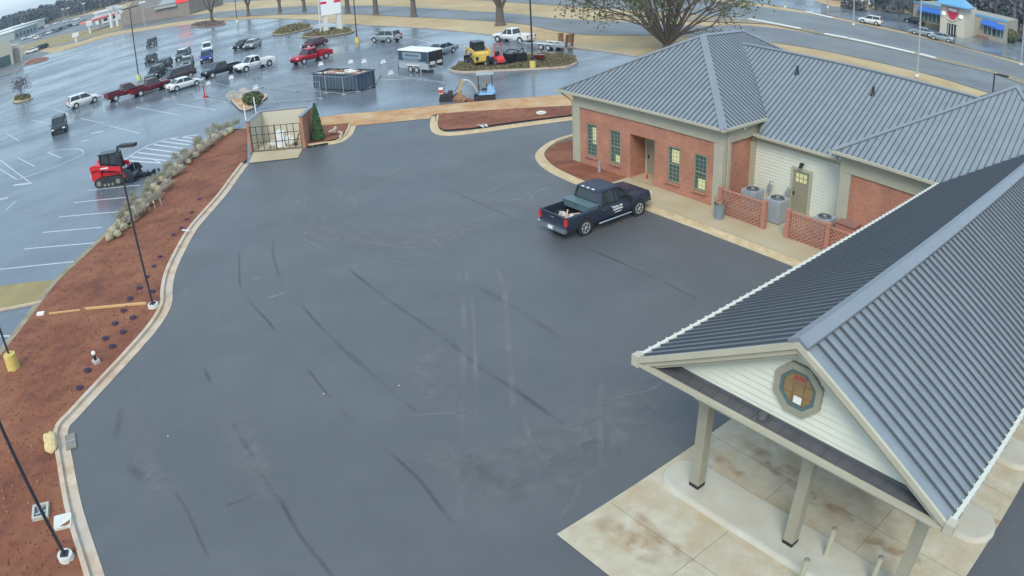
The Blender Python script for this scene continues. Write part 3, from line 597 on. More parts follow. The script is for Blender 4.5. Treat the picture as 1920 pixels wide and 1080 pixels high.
def text(body, size, mat, loc, rot, name, parent, ext=.003):
    c = bpy.data.curves.new(name, 'FONT'); c.body = body; c.size = size; c.extrude = ext; c.align_x = 'CENTER'; c.align_y = 'CENTER'
    o = bpy.data.objects.new(name, c); COL.objects.link(o); dg = bpy.context.evaluated_depsgraph_get(); me = bpy.data.meshes.new_from_object(o.evaluated_get(dg)); bpy.data.objects.remove(o)
    me.materials.clear(); me.materials.append(MATS[mat]); o = bpy.data.objects.new(name, me); COL.objects.link(o); o.location = loc; o.rotation_euler = rot; o.parent = parent; return o
text('ATM', .15, 'sign_red', (6.25, -12.066, 5.68), (PI / 2, 0, PI), 'lettering', ow)
m = MB(); m.bx(6.12, 6.33, -12.088, -12.06, 5.08, 5.24); part(m, 'lit_notice', 'white_paint', ow)
# gutters and downspouts
m = MB()
for a, b_ in (((21.55, -29.82, 4.46), (34.15, -29.82, 4.46)), ((21.6, -29.82, 4.46), (21.6, -34.0, 4.46)), ((10.45, -31.34, 4.46), (16.3, -31.34, 4.46)), ((16.3, -31.3, 4.46), (16.3, -33.4, 4.46)), ((16.1, -32.54, 3.78), (21.4, -32.54, 3.78))): m.beam(a, b_, .13, .13)
part(m, 'gutter', 'cream')
m = MB(); m.beam((10.52, -11.6, 4.48), (10.52, -31.4, 4.48), .11, .12); part(m, 'gutter', 'gutter_white')
m = MB(); m.beam((1.88, -11.6, 4.48), (1.88, -31.4, 4.48), .11, .12)
yy = -11.8
while yy > -31: m.bx(1.80, 1.97, yy - .02, yy + .02, 4.535, 4.56); m.bx(10.43, 10.6, yy - .02, yy + .02, 4.535, 4.56); yy -= .316
part(m, 'gutter', 'gutter_white')
for q in ([(33.9, -29.9, 4.4), (33.2, -30.2, 3.9), (33.15, -30.25, 3.6), (33.15, -30.25, .15)], [(21.84, -30.4, 4.3), (21.84, -30.6, 4.2), (21.84, -30.6, .15)], [(16.15, -31.5, 4.4), (15.95, -31.9, 3.7), (15.95, -32.3, 3.5), (15.95, -32.4, .15)], [(21.6, -32.6, 3.75), (21.8, -32.9, 3.35), (21.8, -32.9, .15)]):
    m = MB(); m.tube(q, .045, 6); part(m, 'downspout', 'taupe')
m = MB(); m.tube([(21.66, -31.75, 4.5), (21.66, -31.75, 4.2)], .05, 6); part(m, 'downspout_elbow', 'gutter_white')
# vent pipes on the main slope
for px, py in ((1495, 137), (1637, 176)):
    d = ray(px, py); t = (7.4 - 14.4 + .576 * 38.8) / (d.z - .576 * d.y) if False else None
    # plane z = 3.83 + .576*(-32.6 - y)
    t = (3.83 - .576 * 32.6 - CAMH) / (d.z + .576 * d.y); p_ = Vector((0, 0, CAMH)) + d * t
    m = MB(); m.cyl(p_ + Vector((0, 0, -.1)), p_ + Vector((0, 0, .42)), .07, .07, 8); m.cyl(p_ + Vector((0, .03, -.12)), p_ + Vector((0, 0, .12)), .2, .08, 8); part(m, 'vent_pipe', 'black')
# canopy posts and beams
m = MB(); m.bx(2.45, 9.65, -13.285, -12.935, 3.065, 4.25); m.bx(2.45, 9.65, -21.65, -21.3, 3.065, 4.25); m.bx(2.3, 10.2, -29.5, -12.2, 4.25, 4.3)
for xx in (9.34, 2.75): m.bx(xx - .185, xx + .185, -29.5, -13.29, 3.07, 4.24)
part(m, 'canopy_beam', 'taupe')
for xx, yy in ((9.34, -13.11), (6.04, -13.11), (2.75, -13.11), (9.34, -17.3), (2.75, -17.3), (9.34, -21.45), (2.75, -21.45)):
    m = MB(); m.box((xx, yy, 1.67), (.31, .29, 2.76)); m.box((xx, yy, 3.02), (.36, .34, .08)); c = part(m, 'canopy_column', 'column_taupe')
    m = MB(); m.box((xx, yy, .23), (.325, .305, .12)); m.box((xx, yy, .18), (.2, .2, .2)); part(m, 'base_cap', 'black', c)
# ================================================================== OBJECTS BESIDE THE BANK
def lattice(p0, p1, h, label, pier0=True, pier1=True):
    p0, p1 = Vector(p0), Vector(p1); d = p1 - p0; L = d.length; rz = math.atan2(d.y, d.x)
    t = thing('lattice_screen', label, 'brick screen', (p0.x, p0.y, .13), rz, 'openwork brick screens along the pavement')
    m = MB(); row = 0; z = 0
    while z < h - .08:
        x = (.0 if row % 2 else -.135)
        while x < L:
            a, b_ = max(x, 0), min(x + .15, L)
            if b_ - a > .02: m.bx(a, b_, -.045, .045, z, z + .078)
            x += .27
        z += .0922; row += 1
    m.build('openwork_panel', 'brick_block', t)
    m = MB(); m.bx(-.02, L + .02, -.07, .07, z, z + .07); m.build('coping', 'brick_block', t)
    for q, on in ((0, pier0), (L, pier1)):
        if on: m = MB(); m.box((q, 0, (h + .12) / 2), (.24, .24, h + .12)); m.build('pier', 'brick_block', t)
    return t
lattice((21.55, -29.75, 0), (18.85, -29.8, 0), 1.33, 'pink brick lattice screen beside the grey bin, nearest the corner pilaster')
lattice((17.4, -29.78, 0), (15.15, -29.85, 0), 1.33, 'pink brick lattice screen with brick piers in front of the smallest visible cooling unit', True, True)
lattice((15.05, -29.87, 0), (12.6, -29.92, 0), 1.2, 'pink brick lattice screen running under the canopy eave', False, True)
def hvac(x, y, s, h, label):
    t = thing('cooling_unit', label, 'air conditioner', (x, y, .13), 0, 'outdoor cooling units by the white siding wall')
    m = MB(); m.box((0, 0, h / 2 + .05), (s, s, h)); m.box((0, 0, h + .07), (s * .96, s * .96, .05)); m.build('casing', 'hvac', t)
    m = MB(); m.cyl((0, 0, h + .095), (0, 0, h + .12), s * .40, s * .38, 20); m.build('fan_grille', 'black', t)
    m = MB()
    for r_ in (.12, .24, .36):
        for k in range(20): a, b_ = 2 * PI * k / 20, 2 * PI * (k + 1) / 20; m.beam((r_ * s * math.cos(a), r_ * s * math.sin(a), h + .135), (r_ * s * math.cos(b_), r_ * s * math.sin(b_), h + .135), .015)
    m.cyl((0, 0, h + .12), (0, 0, h + .15), .09 * s, .09 * s, 10); m.build('fan_guard', 'galv', t)
    m = MB()
    for k in range(14): m.bx(-s / 2 - .008, s / 2 + .008, -s / 2 - .008, s / 2 + .008, .14 + k * (h - .2) / 14, .155 + k * (h - .2) / 14)
    m.build('louvre', 'pole_grey', t); return t
hvac(19.0, -31.2, .95, 1.12, 'tall grey cooling unit beside the olive back door')
hvac(20.9, -31.7, .9, .95, 'grey cooling unit tucked behind the lattice screen nearest the pilaster')
hvac(16.2, -31.3, .9, .95, 'low grey cooling unit behind the pier lattice screen, right of the back door')
for x, y, h, lb in ((20.5, -32.7, 1.5, 'thin pale pipe run on the siding wall left of the cooling units'), (19.4, -32.8, 1.45, 'grey electrical conduit with a switch box beside the tall cooling unit')):
    m = MB(); m.tube([(x, y, .13), (x, y, h), (x - .25, y, h)], .035, 6); m.bx(x - .12, x + .12, y - .08, y + .02, h - .5, h - .2); tag(m.build('conduit', 'galv'), lb, 'conduit')
t = thing('utility_cabinet', 'brick red utility cabinet against the end wing wall', 'cabinet', (14.95, -31.35, .0))
m = MB(); m.bx(-.55, .5, -.45, .25, .1, 1.15); m.build('casing', 'brick_block', t)
m = MB(); m.bx(-.58, .53, -.48, .28, 1.15, 1.21); m.build('lid', 'brick_dark', t)
m = MB(); m.bx(.0, .14, .252, .27, .6, .7); m.build('notice_plate', 'white_paint', t)
t = thing('rubbish_bin', 'round grey rubbish bin stuffed with wood offcuts beside the lattice screen', 'bin', (21.15, -29.15, .13))
m = MB(); m.cyl((0, 0, 0), (0, 0, .8), .24, .30, 18, cap=False); m.cyl((0, 0, .6), (0, 0, .61), .28, .28, 18); m.cyl((0, 0, .78), (0, 0, .82), .325, .325, 18, cap=False); m.build('tub', 'can_grey', t)
m = MB(); m.beam((.1, 0, .5), (-.25, -.12, 1.25), .14, .03); m.beam((-.05, .08, .5), (.3, .1, 1.1), .1, .03); m.beam((0, -.1, .5), (-.35, -.2, 1.05), .12, .04); m.build('offcut', 'brick_block', t)
m = MB(); m.blob((0, 0, .72), .22, 9, 6, .3); m.build('rubbish', 'wood', t)
m = MB(); m.cyl((0, 0, 0), (0, 0, .5), .1, .06, 8); m.box((0, 0, .55), (.12, .12, .14)); tag(m.build('sprinkler_valve', 'galv', loc=G(1124, 322, .11)), 'small grey valve standing in the mulch below the second window', 'valve')
m = MB(); m.cyl((27.7, -30.9, .14), (27.7, -30.9, .4), .06, .05, 8); tag(m.build('spray_can', 'sign_red'), 'small red canister standing on the doorstep in the porch', 'canister')

# bollards on the first island
bo = thing('bollard', 'tan steel bollard in the middle of the three beside the second canopy column', 'bollard', (5.0, -13.35, .17), 0, 'bollards on the drive-through island')
m = MB(); m.cyl((0, 0, 0), (0, 0, 1.0), .075, .075, 12); m.build('post', 'taupe', bo); m = MB(); m.cyl((0, 0, 1.0), (0, 0, 1.05), .08, .04, 12); m.build('cap', 'taupe_dark', bo)
dup(bo, G(1497, 1100, .17), 0, 'tan steel bollard closest to the foot of the second canopy column'); dup(bo, G(1632, 1095, .17), 0, 'tan steel bollard beside the third canopy column')

# ------------------------------------------------------------------ dumpster enclosure
e0, e1 = Vector((52.5, -16.6, 0)), Vector((50.0, -19.65, 0)); ux = (e1 - e0).normalized(); W_ = (e1 - e0).length; rz = math.atan2(ux.y, ux.x)
enc = thing('bin_enclosure', 'roofless brick bin enclosure with grey coping and black grid gates', 'enclosure', e0, rz)
# local x along front, local y away from the camera (to the back)
s_ = -1 if (Matrix.Rotation(rz, 3, 'Z') @ Vector((0, 1, 0))).dot(Vector((1, -.6, 0))) < 0 else 1
D_ = 2.9 * s_
def by(m, x0, x1, y0, y1, z0, z1): m.bx(x0, x1, min(y0 * s_, y1 * s_), max(y0 * s_, y1 * s_), z0, z1)
m = MB(); by(m, -.22, 0, 0, 2.9, 0, 2.35); by(m, W_, W_ + .22, 0, 2.9, 0, 2.35); by(m, -.22, W_ + .22, 2.9, 3.12, 0, 2.35); m.build('brick_wall', 'brick', enc)
m = MB(); by(m, .0, .02, .22, 2.88, 0, 2.35); by(m, W_ - .02, W_, .22, 2.88, 0, 2.35); by(m, .02, W_ - .02, 2.88, 2.899, 0, 2.35); m.build('render_lining', 'store_beige', enc)
m = MB(); by(m, -.27, .05, -.05, 3.17, 2.35, 2.43); by(m, W_ - .05, W_ + .27, -.05, 3.17, 2.35, 2.43); by(m, .05, W_ - .05, 2.85, 3.17, 2.35, 2.43); m.build('coping', 'roof_cap', enc)
for a, b_ in ((.03, W_ / 2 - .02), (W_ / 2 + .02, W_ - .03)):
    m = MB()
    for q in range(5): x = a + (b_ - a) * q / 4; by(m, x - .02, x + .02, -.08, -.04, .12, 1.95)
    for q in range(4): z = .14 + q * .6; by(m, a, b_, -.10, -.08, z - .02, z + .02)
    g = m.build('gate', 'black', enc)
    m = MB(); by(m, a + .05, b_ - .05, -.035, -.03, .15, 1.93) if False else m.cyl((a, -.06 * s_, 0), (a, -.06 * s_, 2.0), .03, .03, 6); m.build('hinge_post', 'black', g)
struct(sheet('bin_pad', GL([(475, 287), (568, 279), (559, 297), (467, 307)]) , .055, 'walk_concrete'))
struct(sheet('enclosure_floor', [e0, e1, e1 + Vector((2.3, -1.87, 0)), e0 + Vector((2.3, -1.87, 0))], .06, 'walk_concrete'))
Mx = Matrix.Translation(e0) @ Matrix.Rotation(rz, 4, 'Z')
def encp(x, y, z=.06): return Mx @ Vector((x, y * s_, z))
t = thing('white_tank', 'white plastic tank stored upright inside the brick enclosure', 'tank', encp(2.0, 1.0), rz)
m = MB(); m.box((0, 0, .55), (.75, .7, 1.1), taper=.9); m.build('body', 'white_paint', t); m = MB(); m.cyl((0, 0, 1.1), (0, 0, 1.22), .18, .16, 12); m.build('lid', 'offwhite', t); m = MB(); m.bx(-.4, .4, -.37, .37, .45, .5); m.build('band', 'galv', t)
t = thing('white_bag', 'slumped white rubble bag right of the tank inside the enclosure', 'bag', encp(2.75, .9), rz); m = MB(); m.blob((0, 0, .4), .42, 10, 7, .12, (1, .8, 1)); m.build('bag_body', 'offwhite', t)
t = thing('grey_sack', 'low pale sack left of the tank inside the enclosure', 'bag', encp(1.35, .8), rz); m = MB(); m.blob((0, 0, .25), .3, 10, 7, .15, (1.2, .8, .9)); m.build('bag_body', 'offwhite', t)
t = thing('handcart', 'small brown handcart leaning inside the enclosure gate', 'cart', encp(3.25, .6), rz)
m = MB(); m.beam((0, 0, .15), (.3, 0, .9), .05); m.beam((0, .3, .15), (.3, .3, .9), .05); m.beam((.3, 0, .9), (.3, .3, .9), .04); m.build('frame', 'wood', t)
m = MB(); m.cyl((0, -.05, .14), (0, .0, .14), .14, .14, 10); m.build('wheel', 'rubber', t)
# conical conifer and bits beside it
t = thing('conifer', 'narrow cone-shaped green conifer right of the brick enclosure', 'tree', G(597, 262, .1))
m = MB(); m.cyl((0, 0, 0), (0, 0, .5), .06, .05, 6); m.build('trunk', 'bark', t)
m = MB(); m.cyl((0, 0, .12), (0, 0, 2.5), .40, .03, 10)
for k in range(1500):
    z = rnd.random() ** 1.25 * 2.7 + .1; rr = .50 * (1 - z / 2.95) ** .75 * rnd.uniform(.75, 1.08); a = rnd.uniform(0, 6.28); m.leaf((rr * math.cos(a), rr * math.sin(a), z), .075)
m.build('crown', 'leaf_green', t)
t = thing('twisted_hose', 'pinkish coiled hose lying on the mulch beside the conifer', 'hose', G(635, 253, .12)); m = MB()
pt = [(-.9, .3, .1), (-.5, .0, .1), (-.1, -.2, .12), (.4, -.1, .15), (.7, .3, .2), (.4, .55, .3), (.1, .4, .42), (.2, .1, .5), (.5, 0, .5)]; m.tube(smooth(pt, 3), .11, 8); m.build('coil', 'kerb_concrete', t)
m = MB()
for k in range(18): a, b_ = 2 * PI * k / 18, 2 * PI * (k + 1) / 18; m.cyl((.3 * math.cos(a), .3 * math.sin(a), .1), (.3 * math.cos(b_), .3 * math.sin(b_), .1), .10, .10, 6)
tag(m.build('hose_roll', 'offwhite', loc=G(1015, 214, .12)), 'white coiled roll lying on the mulch of the long median bed', 'roll')
for i, (px, lb) in enumerate((((905, 236), 'broken pale plastic sheet lying low on the median bed mulch'),)):
    m = MB(); [m.beam((rnd.uniform(-.7, .7), rnd.uniform(-.3, .3), .03), (rnd.uniform(-.7, .7), rnd.uniform(-.3, .3), .08), .12, .02) for _ in range(5)]; tag(m.build('plastic_scrap', 'offwhite', loc=G(*px, .12)), lb, 'scrap')
# drain opening below the corner bed and kerb inlet
m = MB(); m.box((0, 0, 0), (1.1, .12, .16)); m.box((-.8, .0, 0), (.45, .125, .16))
o = m.build('drain_opening', 'black', loc=G(601, 272, .07), rz=hd((583, 276), (626, 269))); tag(o, 'long black drain slot in the kerb below the conifer', 'drain')
t = thing('kerb_inlet', 'dark kerb inlet slot beside the tan sack', 'drain', G(124, 832, .02), hd((126, 810), (132, 852)))
m = MB(); m.box((0, .2, .03), (.95, .42, .05)); m.build('cover', 'taupe_dark', t); m = MB(); m.box((0, .2, .065), (.05, .4, .02)); m.build('bar', 'galv', t)

# ------------------------------------------------------------------ lamp posts
def shoe_lamp(label, loc, h, rz, base='ring', head=True, group='tall dark car park lamp posts', basemat='offwhite', twin=False, arm=.95, r=.07, mat='pole_black'):
    t = thing('lamp_post', label, 'lamp post', loc, rz, group); z0 = .0
    if base == 'ring':
        m = MB(); m.cyl((0, 0, 0), (0, 0, .16), .28, .26, 16); m.build('concrete_base', basemat, t)
        m = MB(); m.box((0, 0, .18), (.26, .26, .05)); m.build('base_plate', 'pole_black', t)
    elif base == 'tall':
        m = MB(); m.cyl((0, 0, 0), (0, 0, .75), .33, .30, 14); m.build('concrete_base', basemat, t); z0 = .7
    m = MB(); m.cyl((0, 0, z0 + .1), (0, 0, h), r, r * .75, 4 if mat == 'pole_black' else 8); m.build('pole', mat, t)
    if head:
        for s in ((1, -1) if twin else (1,)):
            m = MB(); m.box((s * (arm / 2 + .12), 0, h - .0), (arm * .82, .26, .13)); m.beam((0, 0, h - .03), (s * .25, 0, h - .03), .08); hdo = m.build('lamp_head', mat, t)
            m = MB(); m.box((s * (arm / 2 + .12), 0, h - .075), (arm * .6, .18, .02)); m.build('lens', 'offwhite', hdo)
    return t
hp = G(288, 575, .1); tp = G(248, 265, 7.6); t0 = G(220, 268, 7.6)
shoe_lamp('black lamp post with its round footing beside the kerb bend', hp, 7.55, math.atan2(tp.y - t0.y, tp.x - t0.x), arm=1.0)
shoe_lamp('black lamp post rising from the round concrete ring at the lower left', G(125, 1046, .1), 7.55, 1.2)
shoe_lamp('lamp post on a yellow concrete footing at the left edge of the clay bed', G(27, 692, .05), 8.5, 1.0, 'tall', basemat='yellow')
shoe_lamp('dark twin-headed lamp post with lime yellow footing behind the maroon pickups', G(261, 150), 10.6, R(-65), 'tall', twin=True, basemat='yellow_lime', r=.11, arm=1.5)
shoe_lamp('dark lamp post with pale yellow footing in front of the store sign', G(670, 80), 11.5, R(-65), 'tall', twin=True, basemat='yellow', r=.11, arm=1.5)
shoe_lamp('dark lamp post with yellow footing on the planted machinery island', G(999, 128, .1), 11.5, R(-65), 'tall', twin=True, basemat='yellow', r=.11, arm=1.5)
shoe_lamp('dark lamp post with white footing beside the bare island tree', G(445, 43), 11.5, R(-65), 'tall', twin=True, basemat='offwhite', r=.12, arm=1.5)
q = G(1865, 138, 7.6); shoe_lamp('black lamp post whose head shows above the end roof', (q.x, q.y, 0), 7.6, R(200), 'ring')
def street_light(px, h, label, top=True):
    t = thing('street_light', label, 'street light', G(*px), R(-95), 'pale street lights along the highway')
    m = MB(); m.cyl((0, 0, 0), (0, 0, h), .14, .08, 8); m.build('pole', 'pole_grey', t)
    m = MB(); m.cyl((0, 0, 0), (0, 0, .35), .3, .25, 8); m.build('footing', 'offwhite', t)
    m = MB(); m.tube([(0, 0, h - .3), (1.2, 0, h + .1), (2.2, 0, h + .15)], .05, 6); m.box((2.4, 0, h + .14), (.8, .3, .12)); m.build('arm', 'pole_grey', t); return t
street_light((1600, 47), 10, 'grey street light beside the white car across the highway'); street_light((1719, 144), 10.5, 'grey street light standing in the near verge in front of the restaurant')
street_light((1914, 122), 9, 'pale street light cut by the right edge of the picture'); street_light((1472, 14), 10, 'slim pale street light at the top beside the grey pavement')
street_light((1552, 14), 6, 'short bluish post beside the bare hedge at the top')

# ------------------------------------------------------------------ things in the clay bed
pv = MB(); pv.cyl((0, 0, 0), (0, 0, .09), .13, .16, 14, cap=False); pv.m = 1; pv.cyl((0, 0, .06), (0, 0, .075), .148, .148, 14)
pots = [(150, 729), (165, 696), (211, 651), (198, 636), (231, 624), (216, 608), (250, 597), (232, 584), (244, 561), (286, 548), (262, 541), (276, 520), (289, 500), (300, 482), (325, 441), (350, 412), (360, 399), (374, 374), (340, 428)]
for i, p_ in enumerate(pots):
    sz = 1.0 if i < 11 else .8
    near = ['beside the kerb below the white valve box', 'left of the kerb above the lowest pot', 'first of the pair above the white-topped valve', 'second of the pair above the white-topped valve', 'left pot of the second pair up the bed', 'paired with the pot left of it, second row up', 'just below the orange string line, right side', 'just below the orange string line, left side', 'between the string line and the lamp post', 'right behind the lamp post footing', 'above the string line left of the lamp post', 'small pot right above the lamp post footing', 'small pot by the kerb above the lamp post', 'small pot second above the lamp post', 'small pot next to the white kerb board', 'small pot halfway up the bed', 'small pot upper third of the bed', 'topmost small pot toward the enclosure', 'small pot between the kerb board and the upper pots'][i]
    o = pv.build('plant_pot', ['purple', 'black'], loc=G(*p_, .11)) if i == 0 else pots_src.copy()
    if i == 0: pots_src = o
    else: COL.objects.link(o); o.location = G(*p_, .11)
    o.scale = (sz,) * 3; tag(o, 'dark purple pot sunk in clay, ' + near, 'plant pot', 'plant pots sunk along the clay bed')
t = thing('valve_marker', 'white-topped valve standing on a small stone block in the clay bed', 'valve', G(181, 680, .1))
m = MB(); m.box((0, 0, .06), (.34, .28, .16), .3); m.build('stone_block', 'concrete', t); m = MB(); m.cyl((0, 0, .1), (0, 0, .4), .07, .06, 8); m.build('stem', 'black', t); m = MB(); m.blob((0, 0, .45), .10, 10, 8); m.build('white_top', 'white_paint', t)
t = thing('meter_pit', 'open concrete meter pit behind the lowest lamp post', 'meter pit', G(78, 962, .1), hd((62, 955), (92, 948)))
m = MB()
for a in ((-.27, 0, .08, .7), (.27, 0, .08, .7), (0, -.31, .46, .08), (0, .31, .46, .08)): m.bx(a[0] - a[2] / 2, a[0] + a[2] / 2, a[1] - a[3] / 2, a[1] + a[3] / 2, 0, .13)
m.build('rim', 'concrete', t); m = MB(); m.box((0, 0, .02), (.46, .56, .03)); m.build('pit_floor', 'frame_teal', t); m = MB(); m.blob((0, .08, .07), .12, 8, 5, .2); m.tube([(-.2, -.1, .07), (.2, .0, .07)], .03); m.build('meter', 'galv', t)
t = thing('pit_lid', 'pale concrete lid dusted with clay lying beside the kerb', 'lid', G(119, 980, .1), hd((102, 970), (134, 962)))
m = MB(); m.prism([(-.27, -.32), (.27, -.32), (.32, -.27), (.32, .27), (.27, .32), (-.27, .32), (-.32, .27), (-.32, -.27)], 0, .09, axis='z'); m.build('slab', 'offwhite', t)
m = MB(); m.prism([(-.1, -.26), (.1, -.29), (.26, -.25), (.28, -.02), (.17, -.1), (.05, -.17)], .0905, .094, axis='z'); m.build('clay_smear', 'mulch', t)
t = thing('cement_sack', 'torn tan sack slumped against the kerb', 'sack', G(98, 838, .1), hd((98, 838), (98, 800)))
m = MB(); m.loft([[(x, w * math.cos(a), .02 + h * (.5 + .5 * math.sin(a))) for a in [2 * PI * k / 10 for k in range(10)]] for x, w, h in ((-.45, .08, .1), (-.35, .24, .26), (-.1, .27, .32), (.2, .22, .26), (.45, .2, .3), (.7, .08, .22))]); m.build('sack_body', 'sack', t)
m = MB(); m.loft([[(x, .2 + w * math.cos(a), .15 + h * math.sin(a)) for a in [2 * PI * k / 8 for k in range(8)]] for x, w, h in ((.1, .06, .06), (.35, .12, .12), (.62, .13, .1), (.7, .03, .03))]); m.build('folded_end', 'sack', t)
m = MB(); A, B = G(92, 588, .13), G(150, 581, .13); m.beam(A, B, .07); tag(m.build('timber_strip', 'straw_line'), 'short pale timber strip left of the long one on the clay', 'timber')
m = MB(); A, B = G(162, 579, .13), G(275, 569, .13); m.beam(A, B, .10); m.beam(A + Vector((.1, .1, .03)), B + Vector((.15, .12, .03)), .05); tag(m.build('timber_strip', 'straw_line'), 'long orange timber strip pointing at the lamp post footing', 'timber')
m = MB(); m.box((0, 0, .06), (.42, .22, .12)); tag(m.build('white_block', 'white_paint', loc=G(77, 590, .1), rz=1.1), 'white block at the left end of the timber strips', 'block')
for i, ((a, b_), lb) in enumerate(((((342, 431), (355, 433)), 'short white board lying against the kerb at mid bed'), (((243, 425), (262, 405)), 'thin tan lath at the foot of the lowest root balls'))):
    m = MB(); m.beam(G(*a, .14), G(*b_, .14), .10, .05); tag(m.build('board', 'offwhite' if i == 0 else 'straw_line'), lb, 'board')
fl = None
for i, p_ in enumerate(((266, 404), (272, 400), (281, 395), (291, 391), (303, 385))):
    m = MB(); m.cyl((0, 0, 0), (0, 0, .5), .012, .012, 5); m.bx(0, .18, -.004, .004, .34, .5)
    o = m.build('marker_flag', 'white_paint', loc=G(*p_, .1), rz=rnd.uniform(0, 3)); tag(o, 'small white marker flag in the row below the root balls, ' + ['nearest the lamp post', 'second from the lamp post', 'middle of the five', 'fourth from the lamp post', 'farthest from the lamp post'][i], 'flag', 'white marker flags in the clay bed')
def stones(name, label, cat, pts, mat, s0, s1, z=.1):
    m = MB()
    for p_ in pts: r_ = rnd.uniform(s0, s1); m.T = Matrix.Translation((p_[0], p_[1], z)) @ Matrix.Rotation(rnd.uniform(0, 6), 4, 'Z'); m.box((0, 0, r_ * .3), (r_, r_ * rnd.uniform(.4, 1), r_ * .7), taper=.6)
    o = m.build(name, mat); o['kind'] = 'stuff'; tag(o, label, cat); return o
def inpoly(x, y, P):
    c = False; j = len(P) - 1
    for i in range(len(P)):
        if (P[i][1] > y) != (P[j][1] > y) and x < (P[j][0] - P[i][0]) * (y - P[i][1]) / (P[j][1] - P[i][1]) + P[i][0]: c = not c
        j = i
    return c
bp = [(p.x, p.y) for p in bermL + [Vector((12, 8, 0))] + KI[::-1]]; pts = []
while len(pts) < 2600:
    x = 12 + 42 * rnd.random() ** 1.3; y = rnd.uniform(-20, 9)
    if inpoly(x, y, bp): pts.append((x, y))
stones('clay_clods', 'loose red clay clods and mulch chips scattered over the bed', 'clods', pts[:2300], 'clod', .03, .09)
stones('straw_bits', 'pale straw and stone bits scattered over the clay bed', 'straw', pts[2300:2600], 'straw', .03, .08)
mp = [(p.x, p.y) for p in medp]; q2 = []
while len(q2) < 260:
    x, y = rnd.uniform(33, 56), rnd.uniform(-42, -25)
    if inpoly(x, y, mp): q2.append((x, y))
stones('median_mulch', 'dark mulch chips on the long median bed', 'mulch', q2, 'clod', .04, .10, .11)
m = MB()
for k in range(60):
    x, y = rnd.uniform(11, 34), rnd.uniform(-25, 1); m.T = Matrix.Translation((x, y, .02)); m.box((0, 0, .01), (rnd.uniform(.02, .06),) * 3)
# litter dots on asphalt seen in the photo
m = MB()
for p_ in ((315, 818), (607, 738), (748, 723), (634, 362), (610, 288), (835, 300), (710, 250), (1060, 252)): c = G(*p_, .03); m.T = Matrix.Translation(c); m.box((0, 0, 0), (.045, .035, .02), 1)
o = m.build('litter', 'offwhite'); o['kind'] = 'stuff'; tag(o, 'tiny pale scraps of litter dotted over the new asphalt', 'litter')

# ------------------------------------------------------------------ nursery trees lying with wrapped root balls
def nursery_tree(seed, L, nb, spread=.30):
    rs = random.Random(seed); t = thing('balled_tree', '', 'tree', (0, 0, 0), 0, 'balled nursery trees lying along the clay bed')
    m = MB(); m.smooth = True; m.blob((0, 0, .24), .27 + .04 * (seed % 3), 9, 6, .22, (.9, 1, .85)); m.build('root_ball', 'burlap', t)
    m = MB(); end = Vector((L * .45, 0, .40)); m.cyl((.2, 0, .34), end, .045, .03, 6); m.build('trunk', 'bark_pale', t)
    m = MB(); m.cyl(end, (L, 0, .5), .03, .006, 4)
    for k in range(nb):
        u = rs.uniform(.0, .75); b_ = end.lerp(Vector((L, 0, .5)), u); a = rs.uniform(0, 6.28); ln = rs.uniform(.5, 1.1) * (1 - .4 * u)
        e = b_ + Vector((ln * .85, math.cos(a) * spread * ln * 1.6, (.25 + .75 * math.sin(a)) * spread * ln * 1.1)); m.cyl(b_, e, .014, .005, 3)
        for q in range(4):
            s1 = b_.lerp(e, rs.uniform(.3, .95)); m.cyl(s1, s1 + Vector((rs.uniform(.1, .35), rs.uniform(-.18, .18), rs.uniform(-.05, .2))), .007, .003, 3)
        for q in range(2): 
            s1 = b_.lerp(e, rs.uniform(.2, 1)); m.leaf(s1 + Vector((rs.uniform(-.05, .1), rs.uniform(-.1, .1), rs.uniform(0, .1))), .055)
    m.build('crown', 'twig_pale' if seed % 2 else 'twig_olive', t); return t
protos = [nursery_tree(s, L, nb) for s, L, nb in ((1, 3.0, 40), (2, 2.6, 44), (3, 3.4, 40), (4, 2.4, 40))]
row = [(207, 452), (214, 440), (222, 446), (226, 425), (234, 433), (240, 412), (247, 420), (252, 400), (260, 404), (264, 386), (272, 390), (276, 371), (285, 376), (290, 357), (299, 361), (304, 343), (312, 347), (318, 330), (326, 333), (332, 317), (340, 320), (346, 305), (354, 309), (360, 293), (368, 297), (374, 282), (381, 286), (388, 272), (395, 274), (402, 262), (409, 263), (417, 255), (424, 256), (433, 250)]
used = set()
for i, p_ in enumerate(row):
    src = protos[i % 4]; a = hd((p_[0], p_[1]), (p_[0] + 45, p_[1] - 38)) + rnd.uniform(-.2, .2) + (.35 if i % 2 else 0)
    if i > 26: a = hd(p_, (p_[0] + 40, p_[1] - 42))
    w_ = ['with broad root ball', 'with greenish crown', 'with long stems', 'with tight crown'][i % 4]
    lb = f'balled tree {w_}, ' + ('lowest in the row by the gravel' if i < 4 else 'by the lower parking stalls' if i < 10 else 'beside the red track loader' if i < 17 else 'below the hatched parking zone' if i < 24 else 'near the hatched zone tip' if i < 29 else 'close to the bin enclosure')
    lb += ', ' + ('left' if i % 2 == 0 else 'right') + ' side'
    z = .08 if i % 2 else .05
    if src not in used: used.add(src); src.location = G(*p_, z); src.rotation_euler.z = a; src['label'] = lb
    else: dup(src, G(*p_, z), a, lb, scale=rnd.uniform(.85, 1.1))
for i, p_ in enumerate(row[4:32:2]):
    a = hd(p_, (p_[0] + 42, p_[1] - 40)) + rnd.uniform(-.1, .5)
    dup(protos[(i + 2) % 4], G(p_[0] - 5, p_[1] - 5, .03), a, 'balled tree on the pile parking side, ' + ['with long stems', 'with tight crown', 'with broad root ball', 'with greenish crown'][i % 4] + (', beyond the hatched zone' if i > 9 else ', behind the track loader' if i > 4 else ', by the lower stalls'), scale=rnd.uniform(.8, 1.05))
